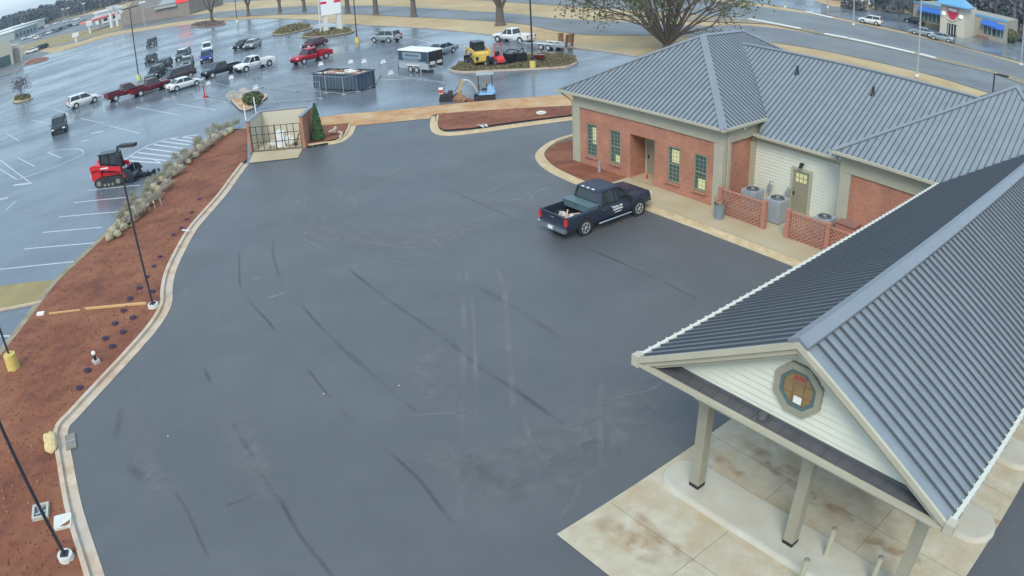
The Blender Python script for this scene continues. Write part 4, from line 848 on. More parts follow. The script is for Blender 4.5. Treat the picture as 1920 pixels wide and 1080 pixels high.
# ------------------------------------------------------------------ shrub behind the enclosure with two stakes
t = thing('round_shrub', 'round green shrub behind the brick enclosure', 'shrub', G(478, 214)); m = MB(); m.cyl((0, 0, 0), (0, 0, .9), .08, .06, 6); m.build('trunk', 'bark', t)
m = MB(); m.blob((0, 0, 1.5), .75, 10, 7, .15, (1.15, 1.15, .7))
for k in range(900):
    u = Vector((rnd.gauss(0, 1), rnd.gauss(0, 1), rnd.gauss(0, 1))).normalized() * rnd.uniform(.75, 1.05); m.leaf((u.x * .98, u.y * .98, 1.5 + u.z * .62), .12)
m.build('crown', 'leaf_olive', t)
for px, lb in (((464, 243), 'white stake left of the round shrub'), ((482, 226), 'white stake right of the round shrub')):
    m = MB(); m.cyl((0, 0, 0), (.1, 0, 2.1), .06, .05, 6); tag(m.build('stake', 'white_paint', loc=G(*px)), lb, 'stake', 'white stakes behind the enclosure')
m = MB()
for k in range(46): r_ = rnd.uniform(.1, .4); a = rnd.uniform(0, 6.28); d = rnd.random() ** .5; m.T = Matrix.Translation(G(452, 181) + Vector((1.8 * d * math.cos(a), 1.8 * d * math.sin(a), .12))) @ Matrix.Rotation(a * 3, 4, 'Z'); m.box((0, 0, r_ * .5 + (1 - d) * .4), (r_ * 2, r_, r_), taper=.7)
o = m.build('rubble_heap', 'concrete'); o['kind'] = 'stuff'; tag(o, 'heap of broken grey rubble on the small tan island', 'rubble')
# ================================================================== VEHICLES
def paint(name, c, rough=.28, metal=.1):
    return M(name, srgb(c)[:3], None, rough=rough, metal=metal)
paint('paint_white', (225, 228, 228)); paint('paint_black', (22, 25, 30)); paint('paint_dark', (42, 48, 56)); paint('paint_grey', (88, 96, 104)); paint('paint_greygreen', (105, 118, 112)); paint('paint_blue', (38, 48, 130))
paint('paint_maroon', (98, 22, 34)); paint('paint_red', (178, 24, 44)); paint('paint_silver', (170, 178, 182), metal=.4); paint('paint_brown', (84, 68, 70)); paint('paint_green', (66, 84, 78)); paint('paint_navy', (54, 62, 80), .3, .3); paint('paint_silverblue', (150, 168, 176), metal=.3)
SPEC = {  # length, width, stations of body (x, zb, zt, hw), cabin (x, z, hw) bottom ring / top ring, wheel r, axles
    'sedan': dict(L=4.75, W=1.82, body=[(-2.37, .38, .72, .70), (-2.28, .28, .92, .84), (-1.7, .22, .98, .90), (0, .20, .93, .91), (1.2, .22, .92, .90), (1.95, .25, .80, .86), (2.30, .30, .66, .74), (2.37, .38, .55, .62)], cab=(-1.75, -.95, .55, 1.25, 1.44), r=.33, ax=(-1.38, 1.42)),
    'suv': dict(L=4.7, W=1.88, body=[(-2.35, .45, .95, .80), (-2.28, .36, 1.08, .90), (-1.5, .30, 1.12, .93), (0, .28, 1.08, .94), (1.1, .30, 1.06, .92), (2.0, .34, .96, .88), (2.30, .40, .80, .78), (2.36, .48, .68, .68)], cab=(-2.22, -1.95, .35, 1.2, 1.72), r=.37, ax=(-1.36, 1.42)),
    'van': dict(L=5.0, W=1.95, body=[(-2.5, .40, 1.0, .85), (-2.42, .32, 1.12, .93), (-1.5, .28, 1.14, .97), (0, .26, 1.12, .97), (1.2, .28, 1.10, .95), (2.1, .32, .95, .88), (2.42, .40, .78, .78), (2.5, .48, .66, .68)], cab=(-2.38, -2.15, .9, 1.75, 1.78), r=.35, ax=(-1.5, 1.55)),
    'pickup': dict(L=5.7, W=2.0, body=[(-.62, .42, 1.12, .96), (0, .40, 1.12, .97), (1.1, .42, 1.13, .97), (2.2, .44, 1.10, .95), (2.68, .48, 1.02, .90), (2.80, .52, .90, .84)], cab=(-.60, -.42, .75, 1.45, 1.84), r=.40, ax=(-1.75, 1.85)),
}
def sec(x, zb, zt, hw):
    return [(x, -hw * .86, zb), (x, -hw, zb + .10), (x, -hw, zt - .16), (x, -hw * .96, zt - .05), (x, -hw * .84, zt), (x, hw * .84, zt), (x, hw * .96, zt - .05), (x, hw, zt - .16), (x, hw, zb + .10), (x, hw * .86, zb)]
def wheels(t, ax, W, r, mats=('rubber', 'rim'), wd=.22, spokes=0):
    for x in ax:
        for s in (1, -1):
            m = MB(); m.smooth = False; m.cyl((x, s * (W / 2 - wd), r), (x, s * (W / 2 + .012), r), r, r, 18); wh = m.build('wheel', mats[0], t)
            m = MB(); m.cyl((x, s * (W / 2 + .005), r), (x, s * (W / 2 + .02), r), r * .62, r * .60, 16)
            if spokes:
                m = MB(); m.cyl((x, s * (W / 2 + .013), r), (x, s * (W / 2 + .02), r), r * .16, r * .16, 10)
                for k in range(spokes): a = 2 * PI * k / spokes; m.beam((x, s * (W / 2 + .018), r), (x + r * .62 * math.cos(a), s * (W / 2 + .014), r + r * .62 * math.sin(a)), .055, .02)
                for k in range(20): a, b_ = 2 * PI * k / 20, 2 * PI * (k + 1) / 20; m.beam((x + r * .63 * math.cos(a), s * (W / 2 + .014), r + r * .63 * math.sin(a)), (x + r * .63 * math.cos(b_), s * (W / 2 + .014), r + r * .63 * math.sin(b_)), .04, .03)
            m.build('rim', mats[1], wh)
def build_car(kind, paintm, label, loc, rz, cat='car', group='vehicles in the old car park', hero=False, two=None, name=None, sc=.96, empty_bed=True):
    S = SPEC[kind]; nm = name or {'sedan': 'sedan_car', 'suv': 'suv_car', 'van': 'minivan', 'pickup': 'pickup_truck'}[kind]
    t = thing(nm, label, cat, loc, rz, group); t.scale = (sc,) * 3; W = S['W']; r = S['r']
    m = MB(); m.smooth = not hero; m.loft([sec(*q) for q in S['body']])
    xb = S['body'][0][0]
    if kind == 'pickup':
        m.smooth = False
        for s in (1, -1): m.box((-1.72, s * .93, .80), (2.22, .10, .66)); m.box((-1.72, s * .965, .80), (2.2, .05, .4))
        m.bx(-2.85, -.62, -.9, .9, .50, .62); m.bx(-2.86, -2.78, -.97, .97, .48, 1.13)
    b = m.build('body', [paintm], t)
    for x in S['ax']:
        for s in (1, -1): m = MB(); m.cyl((x, s * (W / 2 - .05), r + .03), (x, s * (W / 2 + .006), r + .03), r * 1.14, r * 1.14, 18); m.build('wheel_arch', 'black', t)
    xr, xrt, xft, xf, zr = S['cab']; zb = .98 if kind == 'sedan' else 1.06; hw = W / 2
    ring = lambda x0, x1, z, h: [(x0, -h * .92, z), (x0 + .12, -h, z), (x1 - .18, -h, z), (x1, -h * .78, z), (x1, h * .78, z), (x1 - .18, h, z), (x0 + .12, h, z), (x0, h * .92, z)]
    m = MB(); m.loft([ring(xr, xf, zb - .14, hw * .90), ring(xr + .02, xf - .02, zb - .02, hw * .90), ring(xrt, xft, zr - .06, hw * .76)]); m.build('window', 'glass_dark', t)
    m = MB(); m.loft([ring(xrt - .04, xft + .02, zr - .075, hw * .775), ring(xrt - .02, xft, zr - .03, hw * .775), ring(xrt + .08, xft - .12, zr, hw * .70)]); m.build('roof', two or paintm, t)
    for s in (1, -1):
        m = MB(); g = lambda u: (xr * (1 - u) + xf * u)
        m.beam((xf - .06, s * hw * .84, zb - .04), (xft - .0, s * hw * .745, zr - .06), .07, .05); m.build('pillar', paintm, t); m = MB(); m.beam((xr + .07, s * hw * .90, zb - .04), (xrt + .06, s * hw * .765, zr - .06), .14 if kind != 'sedan' else .10, .06); m.build('pillar', paintm, t)
        for u in ((.48,) if kind != 'van' else (.38, .66)): m = MB(); m.beam((g(u), s * hw * .905, zb - .04), (g(u) - .02, s * hw * .77, zr - .06), .07, .04); m.build('pillar', paintm, t)
        m = MB(); m.box((xf - .25, s * (hw + .07), zb + .02), (.14, .16, .12)); m.build('mirror', paintm if not hero else 'black', t)
        xh = S['body'][-2][0]; zh = S['body'][-2][2] - .04
        m = MB(); m.box((xh + .02, s * hw * .74, zh - .04), (.14, .32, .15)); m.build('headlight', 'lamp_clear', t)
        m = MB(); m.box(((-2.86 if kind == 'pickup' else xb + .04), s * hw * (.88 if kind == 'pickup' else .80), .90 if kind == 'pickup' else (.82 if kind == 'sedan' else 1.0)), (.10, .17 if kind == 'pickup' else .3, .30 if kind != 'sedan' else .14)); m.build('taillight', 'red_lamp', t)
    wheels(t, S['ax'], W, r, spokes=6 if hero else 0)
    xe = -2.95 if kind == 'pickup' else xb - .02
    m = MB(); m.box((xe, 0, .50), (.16, W * .9, .18)); m.build('rear_bumper', 'chrome' if kind == 'pickup' else 'black', t)
    m = MB(); m.box((S['body'][-1][0] + .02, 0, .46), (.10, W * .7, .16)); m.box((S['body'][-1][0] + .0, 0, .68), (.08, W * .42, .14)); m.build('front_grille', 'black', t)
    m = MB(); m.box((xe - .085, 0, .56 if kind != 'pickup' else .54), (.012, .32, .15)); m.build('number_plate', 'white_paint', t)
    return t
def wheelpos(a, b_, kind, side):
    # a = rear wheel contact, b = front wheel contact on the seen side; side +1 if the car body lies to the left of travel
    A, B = G(*a), G(*b_); h = math.atan2(B.y - A.y, B.x - A.x); S = SPEC[kind]; mid = (A + B) / 2
    return mid + Vector((-math.sin(h), math.cos(h), 0)) * side * S['W'] / 2, h
def at(px, deg): return G(*px), R(deg)
# --- cars read from the photograph (ground point under the middle of each)
cars = [
 ('suv', 'paint_white', 'white compact SUV standing alone in the lot left of the maroon pickups', (158, 197), -82),
 ('suv', 'paint_dark', 'dark grey SUV nearest the left edge of the picture, alone by painted lines', (113, 246), 172),
 ('suv', 'paint_dark', 'dark grey SUV farthest back beside the twin-headed lamp post', (285, 86), 158),
 ('sedan', 'paint_dark', 'dark sedan right of the twin-headed lamp post, below the farthest grey SUV', (284, 116), 158),
 ('suv', 'paint_black', 'black SUV directly behind the dark SUV near the maroon van', (308, 131), 150),
 ('suv', 'paint_black', 'black SUV in front of the maroon van, nearest the lime yellow footing', (295, 144), 150),
 ('suv', 'paint_grey', 'grey SUV behind the pale grey-green sedan', (344, 110), 150),
 ('sedan', 'paint_greygreen', 'grey-green sedan with a pale roof left of the blue SUV', (352, 122), 160),
 ('suv', 'paint_white', 'white SUV parked behind the blue SUV', (389, 98), 165),
 ('suv', 'paint_blue', 'bright blue SUV parked in front of a white SUV', (388, 115), 162),
 ('van', 'paint_brown', 'dull maroon minivan behind the white sedan', (335, 150), 102),
 ('pickup', 'paint_maroon', 'maroon pickup truck with open bed, leftmost of the maroon pair', (237, 182), -82),
 ('pickup', 'paint_maroon', 'maroon pickup truck with silver trim touching the white sedan', (283, 173), -82),
 ('sedan', 'paint_white', 'white sedan with its front to the right, beside the red marker post', (346, 165), -82),
 ('sedan', 'paint_green', 'dark green sedan mostly hidden behind the maroon pickups', (283, 160), 165),
 ('pickup', 'paint_dark', 'dark grey pickup truck nose to the left beside the white pickup', (417, 140), 98),
 ('pickup', 'paint_white', 'white crew-cab pickup truck beside the dark pickup', (478, 129), 101),
 ('sedan', 'paint_black', 'black sedan standing alone in the middle of the wet lot', (459, 90), 120),
 ('sedan', 'paint_silver', 'small silver car tucked behind the lone black sedan', (474, 89), 140),
 ('sedan', 'paint_maroon', 'dark red sedan behind the bright red pickup', (590, 89), 120),
 ('pickup', 'paint_red', 'bright red pickup truck nose to the left in the open lot', (584, 115), 103),
 ('suv', 'paint_silver', 'silver SUV parked alone near the grass verge', (724, 78), 18),
 ('sedan', 'paint_silverblue', 'pale silver sedan parked behind the enclosed trailer', (826, 102), 105),
 ('pickup', 'paint_white', 'white crew-cab pickup truck hitched to a flatbed trailer by the verge', (963, 78), 14),
 ('suv', 'paint_white', 'white SUV driving on the forecourt across the highway', (1632, 45), 12),
 ('sedan', 'paint_silverblue', 'pale green sedan left of the other car before the restaurant', (1729, 66), 15),
 ('sedan', 'paint_silverblue', 'pale green sedan nearest the highway in front of the restaurant', (1765, 76), 15),
 ('sedan', 'paint_dark', 'dark car beside the left blue awning of the restaurant', (1714, 44), 10),
 ('sedan', 'paint_dark', 'dark car parked at the right edge behind the round bush', (1908, 77), 15),
 ('suv', 'paint_grey', 'grey SUV parked before the brown store', (298, 36), 20),
]
for kind, p_, lb, px, deg in cars:
    build_car(kind, p_, lb, G(*px), R(deg), cat={'sedan': 'car', 'suv': 'car', 'van': 'van', 'pickup': 'pickup truck'}[kind], two='paint_silver' if 'grey-green' in lb else None, group=None if any(q in lb for q in ('highway', 'restaurant', 'bush', 'brown store')) else 'vehicles in the old car park')
# --- the navy pickup by the pavement, built in more detail
hp_ = thing('pickup_truck', 'dark navy pickup truck with grey bed toolbox and white door lettering', 'pickup truck', (25.34, -24.75, .012), R(-90))
W = 2.03; r = .40; AX = (-1.85, 1.85)
def hsec(x, zb, zt, hw): return [(x, -hw * .88, zb), (x, -hw * .985, zb + .08), (x, -hw, zb + .28), (x, -hw * .985, zt - .26), (x, -hw * .965, zt - .1), (x, -hw * .90, zt), (x, hw * .90, zt), (x, hw * .965, zt - .1), (x, hw * .985, zt - .26), (x, hw, zt - .60 if zt > 1.0 else zb + .28), (x, hw * .985, zb + .08), (x, hw * .88, zb)]
m = MB(); m.loft([hsec(*q) for q in ((-.92, .46, 1.14, 1.0), (-.4, .42, 1.15, 1.01), (.6, .42, 1.16, 1.015), (1.35, .44, 1.17, 1.01), (2.1, .48, 1.20, 1.0), (2.6, .52, 1.17, .97), (2.82, .56, 1.08, .92), (2.92, .62, .98, .84))])
for s in (1, -1):
    m.loft([[(x, s * 1.0, .50), (x, s * 1.015, .8), (x, s * .995, 1.10), (x, s * .95, 1.16), (x, s * .88, 1.16), (x, s * .88, .50)] for x in (-2.95, -.925)])
m.bx(-2.95, -.925, -.88, .88, .52, .64)
m.loft([[(x, -.96, .56), (x + .02, .96, .56), (x, .96, 1.15), (x, -.96, 1.15)] for x in (-3.02, -2.94)])
m.bx(1.75, 2.1, -.35, .35, 1.17, 1.225)
m.build('body', 'paint_navy', hp_)
for x in AX:
    for s in (1, -1): m = MB(); m.cyl((x, s * .95, r + .04), (x, s * 1.018, r + .04), r * 1.18, r * 1.18, 22); m.build('wheel_arch', 'black', hp_)
ring = lambda x0, x1, z, h: [(x0, -h * .93, z), (x0 + .10, -h, z), (x1 - .22, -h, z), (x1, -h * .80, z), (x1, h * .80, z), (x1 - .22, h, z), (x0 + .10, h, z), (x0, h * .93, z)]
m = MB(); m.loft([ring(-.90, 1.45, 1.10, .93), ring(-.88, 1.42, 1.2, .925), ring(-.70, .62, 1.80, .755)]); m.build('window', 'glass_dark', hp_)
m = MB(); m.loft([ring(-.78, .70, 1.775, .79), ring(-.76, .68, 1.85, .78), ring(-.6, .5, 1.915, .68)]); m.build('roof', 'paint_navy', hp_)
for s in (1, -1):
    m = MB(); m.beam((1.38, s * .80, 1.13), (.62, s * .73, 1.80), .08, .06); m.beam((-.84, s * .90, 1.12), (-.70, s * .76, 1.80), .22, .07); m.beam((.22, s * .935, 1.13), (.16, s * .775, 1.80), .08, .05); m.beam((-.9, s * .945, 1.15), (1.4, s * .935, 1.17), .05, .05); m.build('pillar', 'paint_navy', hp_)
    m = MB(); m.box((1.02, s * 1.14, 1.27), (.16, .24, .2)); m.beam((1.02, s * .96, 1.2), (1.02, s * 1.08, 1.25), .05); m.build('mirror', 'black', hp_)
    for x0, x1 in ((.25, 1.3), (-.75, .22)):
        m = MB(); z0, z1 = .52, 1.08
        for a, b_ in (((x0, z0), (x1, z0)), ((x1, z0), (x1, z1)), ((x0, z1), (x0, z0))): m.beam((a[0], s * 1.012, a[1]), (b_[0], s * 1.012, b_[1]), .014, .012)
        d = m.build('door', 'black', hp_); m = MB(); m.box((x0 + .1, s * 1.025, .98), (.16, .03, .035)); m.build('handle', 'chrome', d)
    m = MB(); m.tube([(-1.0, s * 1.03, .38), (1.25, s * 1.03, .38)], .05, 6); m.build('side_step', 'chrome', hp_)
    m = MB(); m.box((-3.0, s * .90, .92), (.10, .16, .34)); m.build('taillight', 'red_lamp', hp_)
    m = MB(); m.box((2.86, s * .70, .92), (.16, .36, .2)); m.build('headlight', 'lamp_clear', hp_)
wheels(hp_, AX, W, r, spokes=6, wd=.26)
m = MB(); m.box((-3.08, 0, .52), (.2, 1.9, .2)); m.box((-3.1, 0, .62), (.12, .5, .05)); m.build('rear_bumper', 'chrome', hp_)
m = MB(); m.box((-3.19, 0, .53), (.012, .32, .15)); m.build('number_plate', 'white_paint', hp_)
m = MB(); m.box((-3.035, 0, 1.0), (.02, .22, .06)); m.build('tailgate_badge', 'chrome', hp_)
m = MB(); m.box((-3.03, 0, 1.13), (.06, 1.6, .05)); m.build('tailgate_handle_rail', 'black', hp_)
m = MB(); m.bx(2.88, 2.98, -.8, .8, .5, .62); m.bx(2.86, 2.95, -.55, .55, .75, 1.0); m.build('front_grille', 'black', hp_)
m = MB(); m.bx(-.74, -.70, -.55, .55, 1.83, 1.86)
for q in (-.35, 0, .35): m.box((-.72, q, 1.87), (.08, .16, .04))
m.build('roof_marker_light', 'lamp_clear', hp_)
m = MB(); m.bx(-2.9, -.93, -.87, .87, .645, .66)
for k in range(8): m.bx(-2.9, -.93, -.84 + k * .23, -.78 + k * .23, .66, .675)
m.build('bed_liner', 'black', hp_)
m = MB(); m.bx(-1.52, -.96, -.93, .93, .95, 1.26); m.bx(-1.56, -.94, -.96, .96, 1.26, 1.32); tb = m.build('toolbox', 'frame_teal', hp_, ); tb['label'] = 'grey-green toolbox across the bed'
m = MB(); m.bx(-1.58, -1.56, -.1, .1, 1.2, 1.3); m.build('latch', 'chrome', tb)
# white lettering panel of the door: short illegible rows, as the photo shows
m = MB(); rs = random.Random(3)
for row_, (z, h, x0, x1) in enumerate(((.90, .11, -.05, .62), (.76, .10, .0, .60), (.64, .05, .1, .55))):
    x = x0
    while x < x1: wv = rs.uniform(.03, .065); m.bx(x, x + wv, -1.024, -1.0205, z, z + h * rs.uniform(.8, 1)); x += wv + .014
m.build('door_lettering', 'white_paint', hp_)
m = MB(); m.bx(-.16, -.06, -1.024, -1.0205, .99, 1.03); m.build('door_emblem', 'white_paint', hp_)
for i, (x, y, rr_, mt, lb) in enumerate(((-2.2, .25, .20, 'concrete', 'lumpy grey sack in the navy pickup bed'), (-2.35, -.3, .16, 'kerb_concrete', 'pinkish bundle in the navy pickup bed nearest the tailgate'), (-1.95, -.15, .15, 'offwhite', 'white crumpled bag in the navy pickup bed beside the toolbox'))):
    m = MB(); m.blob((0, 0, rr_ * .7), rr_, 9, 6, .25, (1.2, 1, .8)); p_ = Vector((25.34, -24.75, .012)) + Matrix.Rotation(R(-90), 3, 'Z') @ Vector((x, y, .675)); tag(m.build('load_bundle', mt, loc=p_), lb, 'bag')
for i, (a, b_) in enumerate((((-2.7, -.5), (-1.75, .35)), ((-2.6, .55), (-1.7, -.5)))):
    m = MB(); m.beam((a[0], a[1], .7), (b_[0], b_[1], .9 + i * .06), .07, .04); o = m.build('timber_offcut', 'kerb_concrete', loc=(25.34, -24.75, .012), rz=R(-90)); tag(o, ['pale timber offcut leaning diagonally in the navy pickup bed', 'second timber offcut crossing over the first in the navy pickup bed'][i], 'timber')

# --- flatbed trailer behind the white pickup
p_, h_ = G(1030, 92), R(14)
t = thing('flatbed_trailer', 'low flatbed trailer with raised ramps behind the white pickup', 'trailer', p_, h_)
m = MB(); m.box((0, 0, .55), (5.4, 2.0, .14)); m.beam((2.7, 0, .55), (4.2, 0, .5), .12); m.bx(-2.7, 2.7, -1.05, -.98, .6, .75); m.bx(-2.7, 2.7, .98, 1.05, .6, .75); m.build('deck', 'pole_grey', t)
wheels(t, (-.55, .45), 2.1, .36)
for s in (-1.15, .95): m = MB(); m.bx(-1.15, 1.05, s, s + .2, .74, .8); m.build('fender', 'white_paint', t)
for s in (-.6, .6): m = MB(); m.beam((-2.75, s, .6), (-2.95, s, 2.0), .5, .08); m.build('ramp', 'wood', t)
for p2, lb in ((G(1052, 86), 'left brown timber post at the verge beside the trailer'), (G(1069, 88), 'right brown timber post at the verge beside the trailer')):
    m = MB(); m.box((0, 0, .75), (.45, .45, 1.5)); m.box((0, 0, 1.54), (.5, .5, .08)); tag(m.build('timber_post', 'wood', loc=p2), lb, 'post', 'timber posts at the verge')
# --- enclosed trailer
A, B, C_ = G(750, 134), G(803, 139), G(828, 129); h_ = math.atan2(B.y - A.y, B.x - A.x); L = 4.5
nrm = Vector((-math.sin(h_), math.cos(h_), 0)); nrm = nrm if nrm.dot(C_ - B) > 0 else -nrm
ctr = (A + B) / 2 + nrm * 1.05; sd = 1 if nrm.dot(Vector((-math.sin(h_), math.cos(h_), 0))) > 0 else -1
t = thing('enclosed_trailer', 'enclosed trailer with white roof and navy side sign, parked near the skip', 'trailer', ctr, h_)
m = MB(); m.bx(-L / 2, L / 2, -1.05, 1.05, .45, 1.05); m.build('lower_panel', 'trailer_silver', t)
m = MB(); m.bx(-L / 2 + .01, L / 2 - .01, -1.04, 1.04, 1.05, 2.3); m.build('side_panel', 'trailer_navy', t)
m = MB(); m.loft([[(-L / 2 - .03, -1.08, z), (L / 2 + .03, -1.08, z), (L / 2 + .03, 1.08, z), (-L / 2 - .03, 1.08, z)] for z in (2.3, 2.38)] + [[(-L / 2 + .1, -.9, 2.44), (L / 2 - .1, -.9, 2.44), (L / 2 - .1, .9, 2.44), (-L / 2 + .1, .9, 2.44)]]); m.build('roof', 'white_paint', t)
y = -1.05 * sd
for x in (-L / 2 + .03, L / 2 - .03):
    for s in (1, -1): m = MB(); m.bx(x - .04, x + .04, s * 1.03 - .03, s * 1.03 + .03, .45, 2.3); m.build('corner_trim', 'chrome', t)
m = MB(); rows = ((-1.55, 1.25, 1.48, 2.15), (-1.4, .9, 1.30, 1.43), (-2.1, 1.9, 1.06, 1.24)); [m.bx(a, b_, y - .012 if y < 0 else y, y if y < 0 else y + .012, z0, z1) for a, b_, z0, z1 in rows]; m.build('side_sign', 'paint_silverblue', t)
m = MB(); rs = random.Random(5); x = -1.1
while x < .8: wv = rs.uniform(.06, .12); m.bx(x, x + wv, y - .02 if y < 0 else y + .012, y - .012 if y < 0 else y + .02, 1.74, 1.98 * rs.uniform(.95, 1)); x += wv + .05
m.build('sign_lettering', 'trailer_navy', t)
for s in (-.5, .5): m = MB(); m.bx(L / 2, L / 2 + .03, s - .45, s + .45, .6, 2.2); dd = m.build('rear_door', 'paint_dark', t); m = MB(); m.bx(L / 2 + .03, L / 2 + .05, s - .35, s + .35, .95, 1.25); m.build('door_sign', 'offwhite', dd)
wheels(t, (-.45, .45), 2.12, .36)
for s in (1, -1): m = MB(); m.bx(-.95, .95, s * 1.1 - .1, s * 1.1 + .1, .76, .82); m.build('fender', 'white_paint', t)
m = MB(); m.beam((-L / 2, .5, .5), (-L / 2 - 1.2, 0, .5), .1); m.beam((-L / 2, -.5, .5), (-L / 2 - 1.2, 0, .5), .1); m.beam((-L / 2 - 1.2, 0, 0), (-L / 2 - 1.2, 0, .7), .08); m.build('drawbar', 'black', t)
# --- roll-off skip
A, B, C_ = G(589, 169), G(662, 173), G(700, 162); h_ = math.atan2(B.y - A.y, B.x - A.x)
D0 = (G(588, 137, 1.75) + G(699, 129, 1.75)) / 2; t = thing('roll_off_skip', 'long blue-grey ribbed skip full of scrap behind the wire fence', 'skip', (D0.x + .0, D0.y - .0, 0), R(201))
L, Wd, Hh = 6.1, 2.35, 1.7
m = MB(); m.bx(-L / 2, L / 2, -Wd / 2, -Wd / 2 + .06, .15, Hh); m.bx(-L / 2, L / 2, Wd / 2 - .06, Wd / 2, .15, Hh); m.bx(-L / 2, -L / 2 + .06, -Wd / 2, Wd / 2, .15, Hh); m.bx(L / 2 - .06, L / 2, -Wd / 2, Wd / 2, .15, Hh); m.bx(-L / 2, L / 2, -Wd / 2, Wd / 2, .15, .22); m.build('shell', 'dump_blue', t)
m = MB()
for k in range(14):
    x = -L / 2 + .12 + k * (L - .24) / 13
    for s in (1, -1): m.bx(x - .05, x + .05, s * (Wd / 2 + .04) - .04, s * (Wd / 2 + .04) + .04, .2, Hh - .08)
for k in range(5):
    y = -Wd / 2 + .15 + k * (Wd - .3) / 4
    for s in (1, -1): m.bx(s * (L / 2 + .04) - .04, s * (L / 2 + .04) + .04, y - .05, y + .05, .2, Hh - .08)
m.build('rib', 'dump_blue', t)
m = MB(); m.bx(-L / 2 - .1, L / 2 + .1, -Wd / 2 - .08, -Wd / 2 + .06, Hh - .08, Hh + .02); m.bx(-L / 2 - .1, L / 2 + .1, Wd / 2 - .06, Wd / 2 + .08, Hh - .08, Hh + .02); m.bx(-L / 2 - .1, -L / 2 + .06, -Wd / 2, Wd / 2, Hh - .08, Hh + .02); m.bx(L / 2 - .06, L / 2 + .1, -Wd / 2, Wd / 2, Hh - .08, Hh + .02); m.build('top_rim', 'dump_blue', t)
m = MB(); rs = random.Random(2)
m.bx(-L / 2 + .1, L / 2 - .1, -Wd / 2 + .1, Wd / 2 - .1, .8, Hh - .3)
for k in range(60): m.T = Matrix.Translation((rs.uniform(-2.7, 2.7), rs.uniform(-.95, .95), Hh - .22)) @ Matrix.Rotation(rs.uniform(0, 6), 4, 'Z') @ Matrix.Rotation(rs.uniform(-.4, .4), 4, 'X'); m.m = k % 3; m.box((0, 0, rs.uniform(0, .15)), (rs.uniform(.3, 1.4), rs.uniform(.1, .3), rs.uniform(.04, .2)))
o = m.build('scrap_load', ['wood', 'offwhite', 'brick_block']); o['kind'] = 'stuff'; o.location = t.location; o.rotation_euler = t.rotation_euler; tag(o, 'mixed timber and masonry scrap heaped inside the long skip', 'scrap')

# ------------------------------------------------------------------ tracked machines
def track(m, L, w, h, y):
    pts = []
    for k in range(9): a = PI / 2 + PI * k / 8; pts.append((-L / 2 + h / 2 + h / 2 * math.cos(a), h / 2 + h / 2 * math.sin(a)))
    for k in range(9): a = -PI / 2 + PI * k / 8; pts.append((L / 2 - h / 2 + h / 2 * math.cos(a), h / 2 + h / 2 * math.sin(a)))
    m.prism(pts, y - w / 2, y + w / 2)
    x = -L / 2 + h / 2
    while x < L / 2 - h / 2: m.bx(x, x + .06, y - w / 2 - .01, y + w / 2 + .01, h - .01, h + .02); x += .16
def loader(label, loc, rz, col, tool, cabcol='glass_dark', lift=0.0, sc=1.0):
    t = thing('track_loader', label, 'track loader', loc, rz); t.scale = (sc,) * 3
    for s in (1, -1):
        m = MB(); track(m, 2.15, .38, .62, s * .68); tr = m.build('track', 'rubber', t)
        m = MB(); [m.cyl((x, s * .68 - .21, .3), (x, s * .68 + .21, .3), .17, .17, 12) for x in (-.72, .72)]; [m.cyl((x, s * .68 - .205, .16), (x, s * .68 + .205, .16), .1, .1, 8) for x in (-.3, 0, .3)]; m.build('sprocket', 'taupe_dark', tr)
    m = MB(); m.loft([[(x, -w, z0), (x, w, z0), (x, w, z1), (x, -w, z1)] for x, w, z0, z1 in ((-1.35, .55, .55, 1.15), (-1.2, .62, .4, 1.35), (-.55, .62, .35, 1.30), (-.5, .46, .35, .9), (.85, .46, .35, .75))]); m.build('body', col, t)
    m = MB(); m.loft([[(x, -.42, .9), (x, .42, .9), (x, .38, z), (x, -.38, z)] for x, z in ((-.6, 1.9), (-.5, 2.0), (.55, 2.0), (.75, 1.75), (.8, .9))]); cb = m.build('cab', cabcol, t)
    m = MB(); m.bx(-.62, .66, -.46, .46, 2.0, 2.07); m.build('roof', 'paint_dark', cb)
    for s in (1, -1):
        m = MB(); m.beam((-.55, s * .44, .9), (-.5, s * .42, 2.0), .07); m.beam((.1, s * .44, .9), (.1, s * .42, 2.0), .06); m.beam((.82, s * .44, .85), (.7, s * .42, 1.98), .07); m.build('cab_post', 'black', cb)
        m = MB(); yy = s * .70; m.prism([(-1.25, 1.05), (-1.25, 1.45), (-.9, 1.50), (.55, 1.22 + lift), (1.05, 1.15 + lift), (1.28, .45 + lift), (1.12, .42 + lift), (.9, .88 + lift), (.3, 1.0 + lift), (-.9, 1.2)], yy - .07, yy + .07); ar = m.build('lift_arm', col, t)
        m = MB(); m.bx(-.45, .15, yy + s * .071, yy + s * .078, 1.18, 1.28); m.build('arm_lettering', 'offwhite', ar)
        m = MB(); m.box((-1.37, s * .45, .8), (.05, .22, .3)); m.build('tail_lamp', 'paint_dark' if col != 'track_red' else 'offwhite', t)
    if tool == 'mulcher':
        m = MB(); m.bx(1.2, 1.35, -.75, .75, .15, .95); m.prism([(1.35, .2), (1.35, .9), (1.7, .85), (1.95, .5)], -.9, -.8); m.prism([(1.35, .2), (1.35, .9), (1.7, .85), (1.95, .5)], .8, .9); m.cyl((1.6, -.8, .3), (1.6, .8, .3), .24, .24, 12); m.build('mulcher_head', 'paint_dark', t)
    else:
        m = MB(); m.prism([(1.15, .1), (1.1, .75), (1.2, .78), (1.3, .22), (2.0, .12), (2.0, .06), (1.2, .04)], -.9, .9); m.build('bucket', 'paint_dark', t)
    return t
a = hd((188, 352), (232, 345)); loader('red compact track loader with dark cab beside the nursery tree row', G(214, 342), a, 'track_red', 'mulcher', sc=1.15)
m = MB(); rs = random.Random(9)
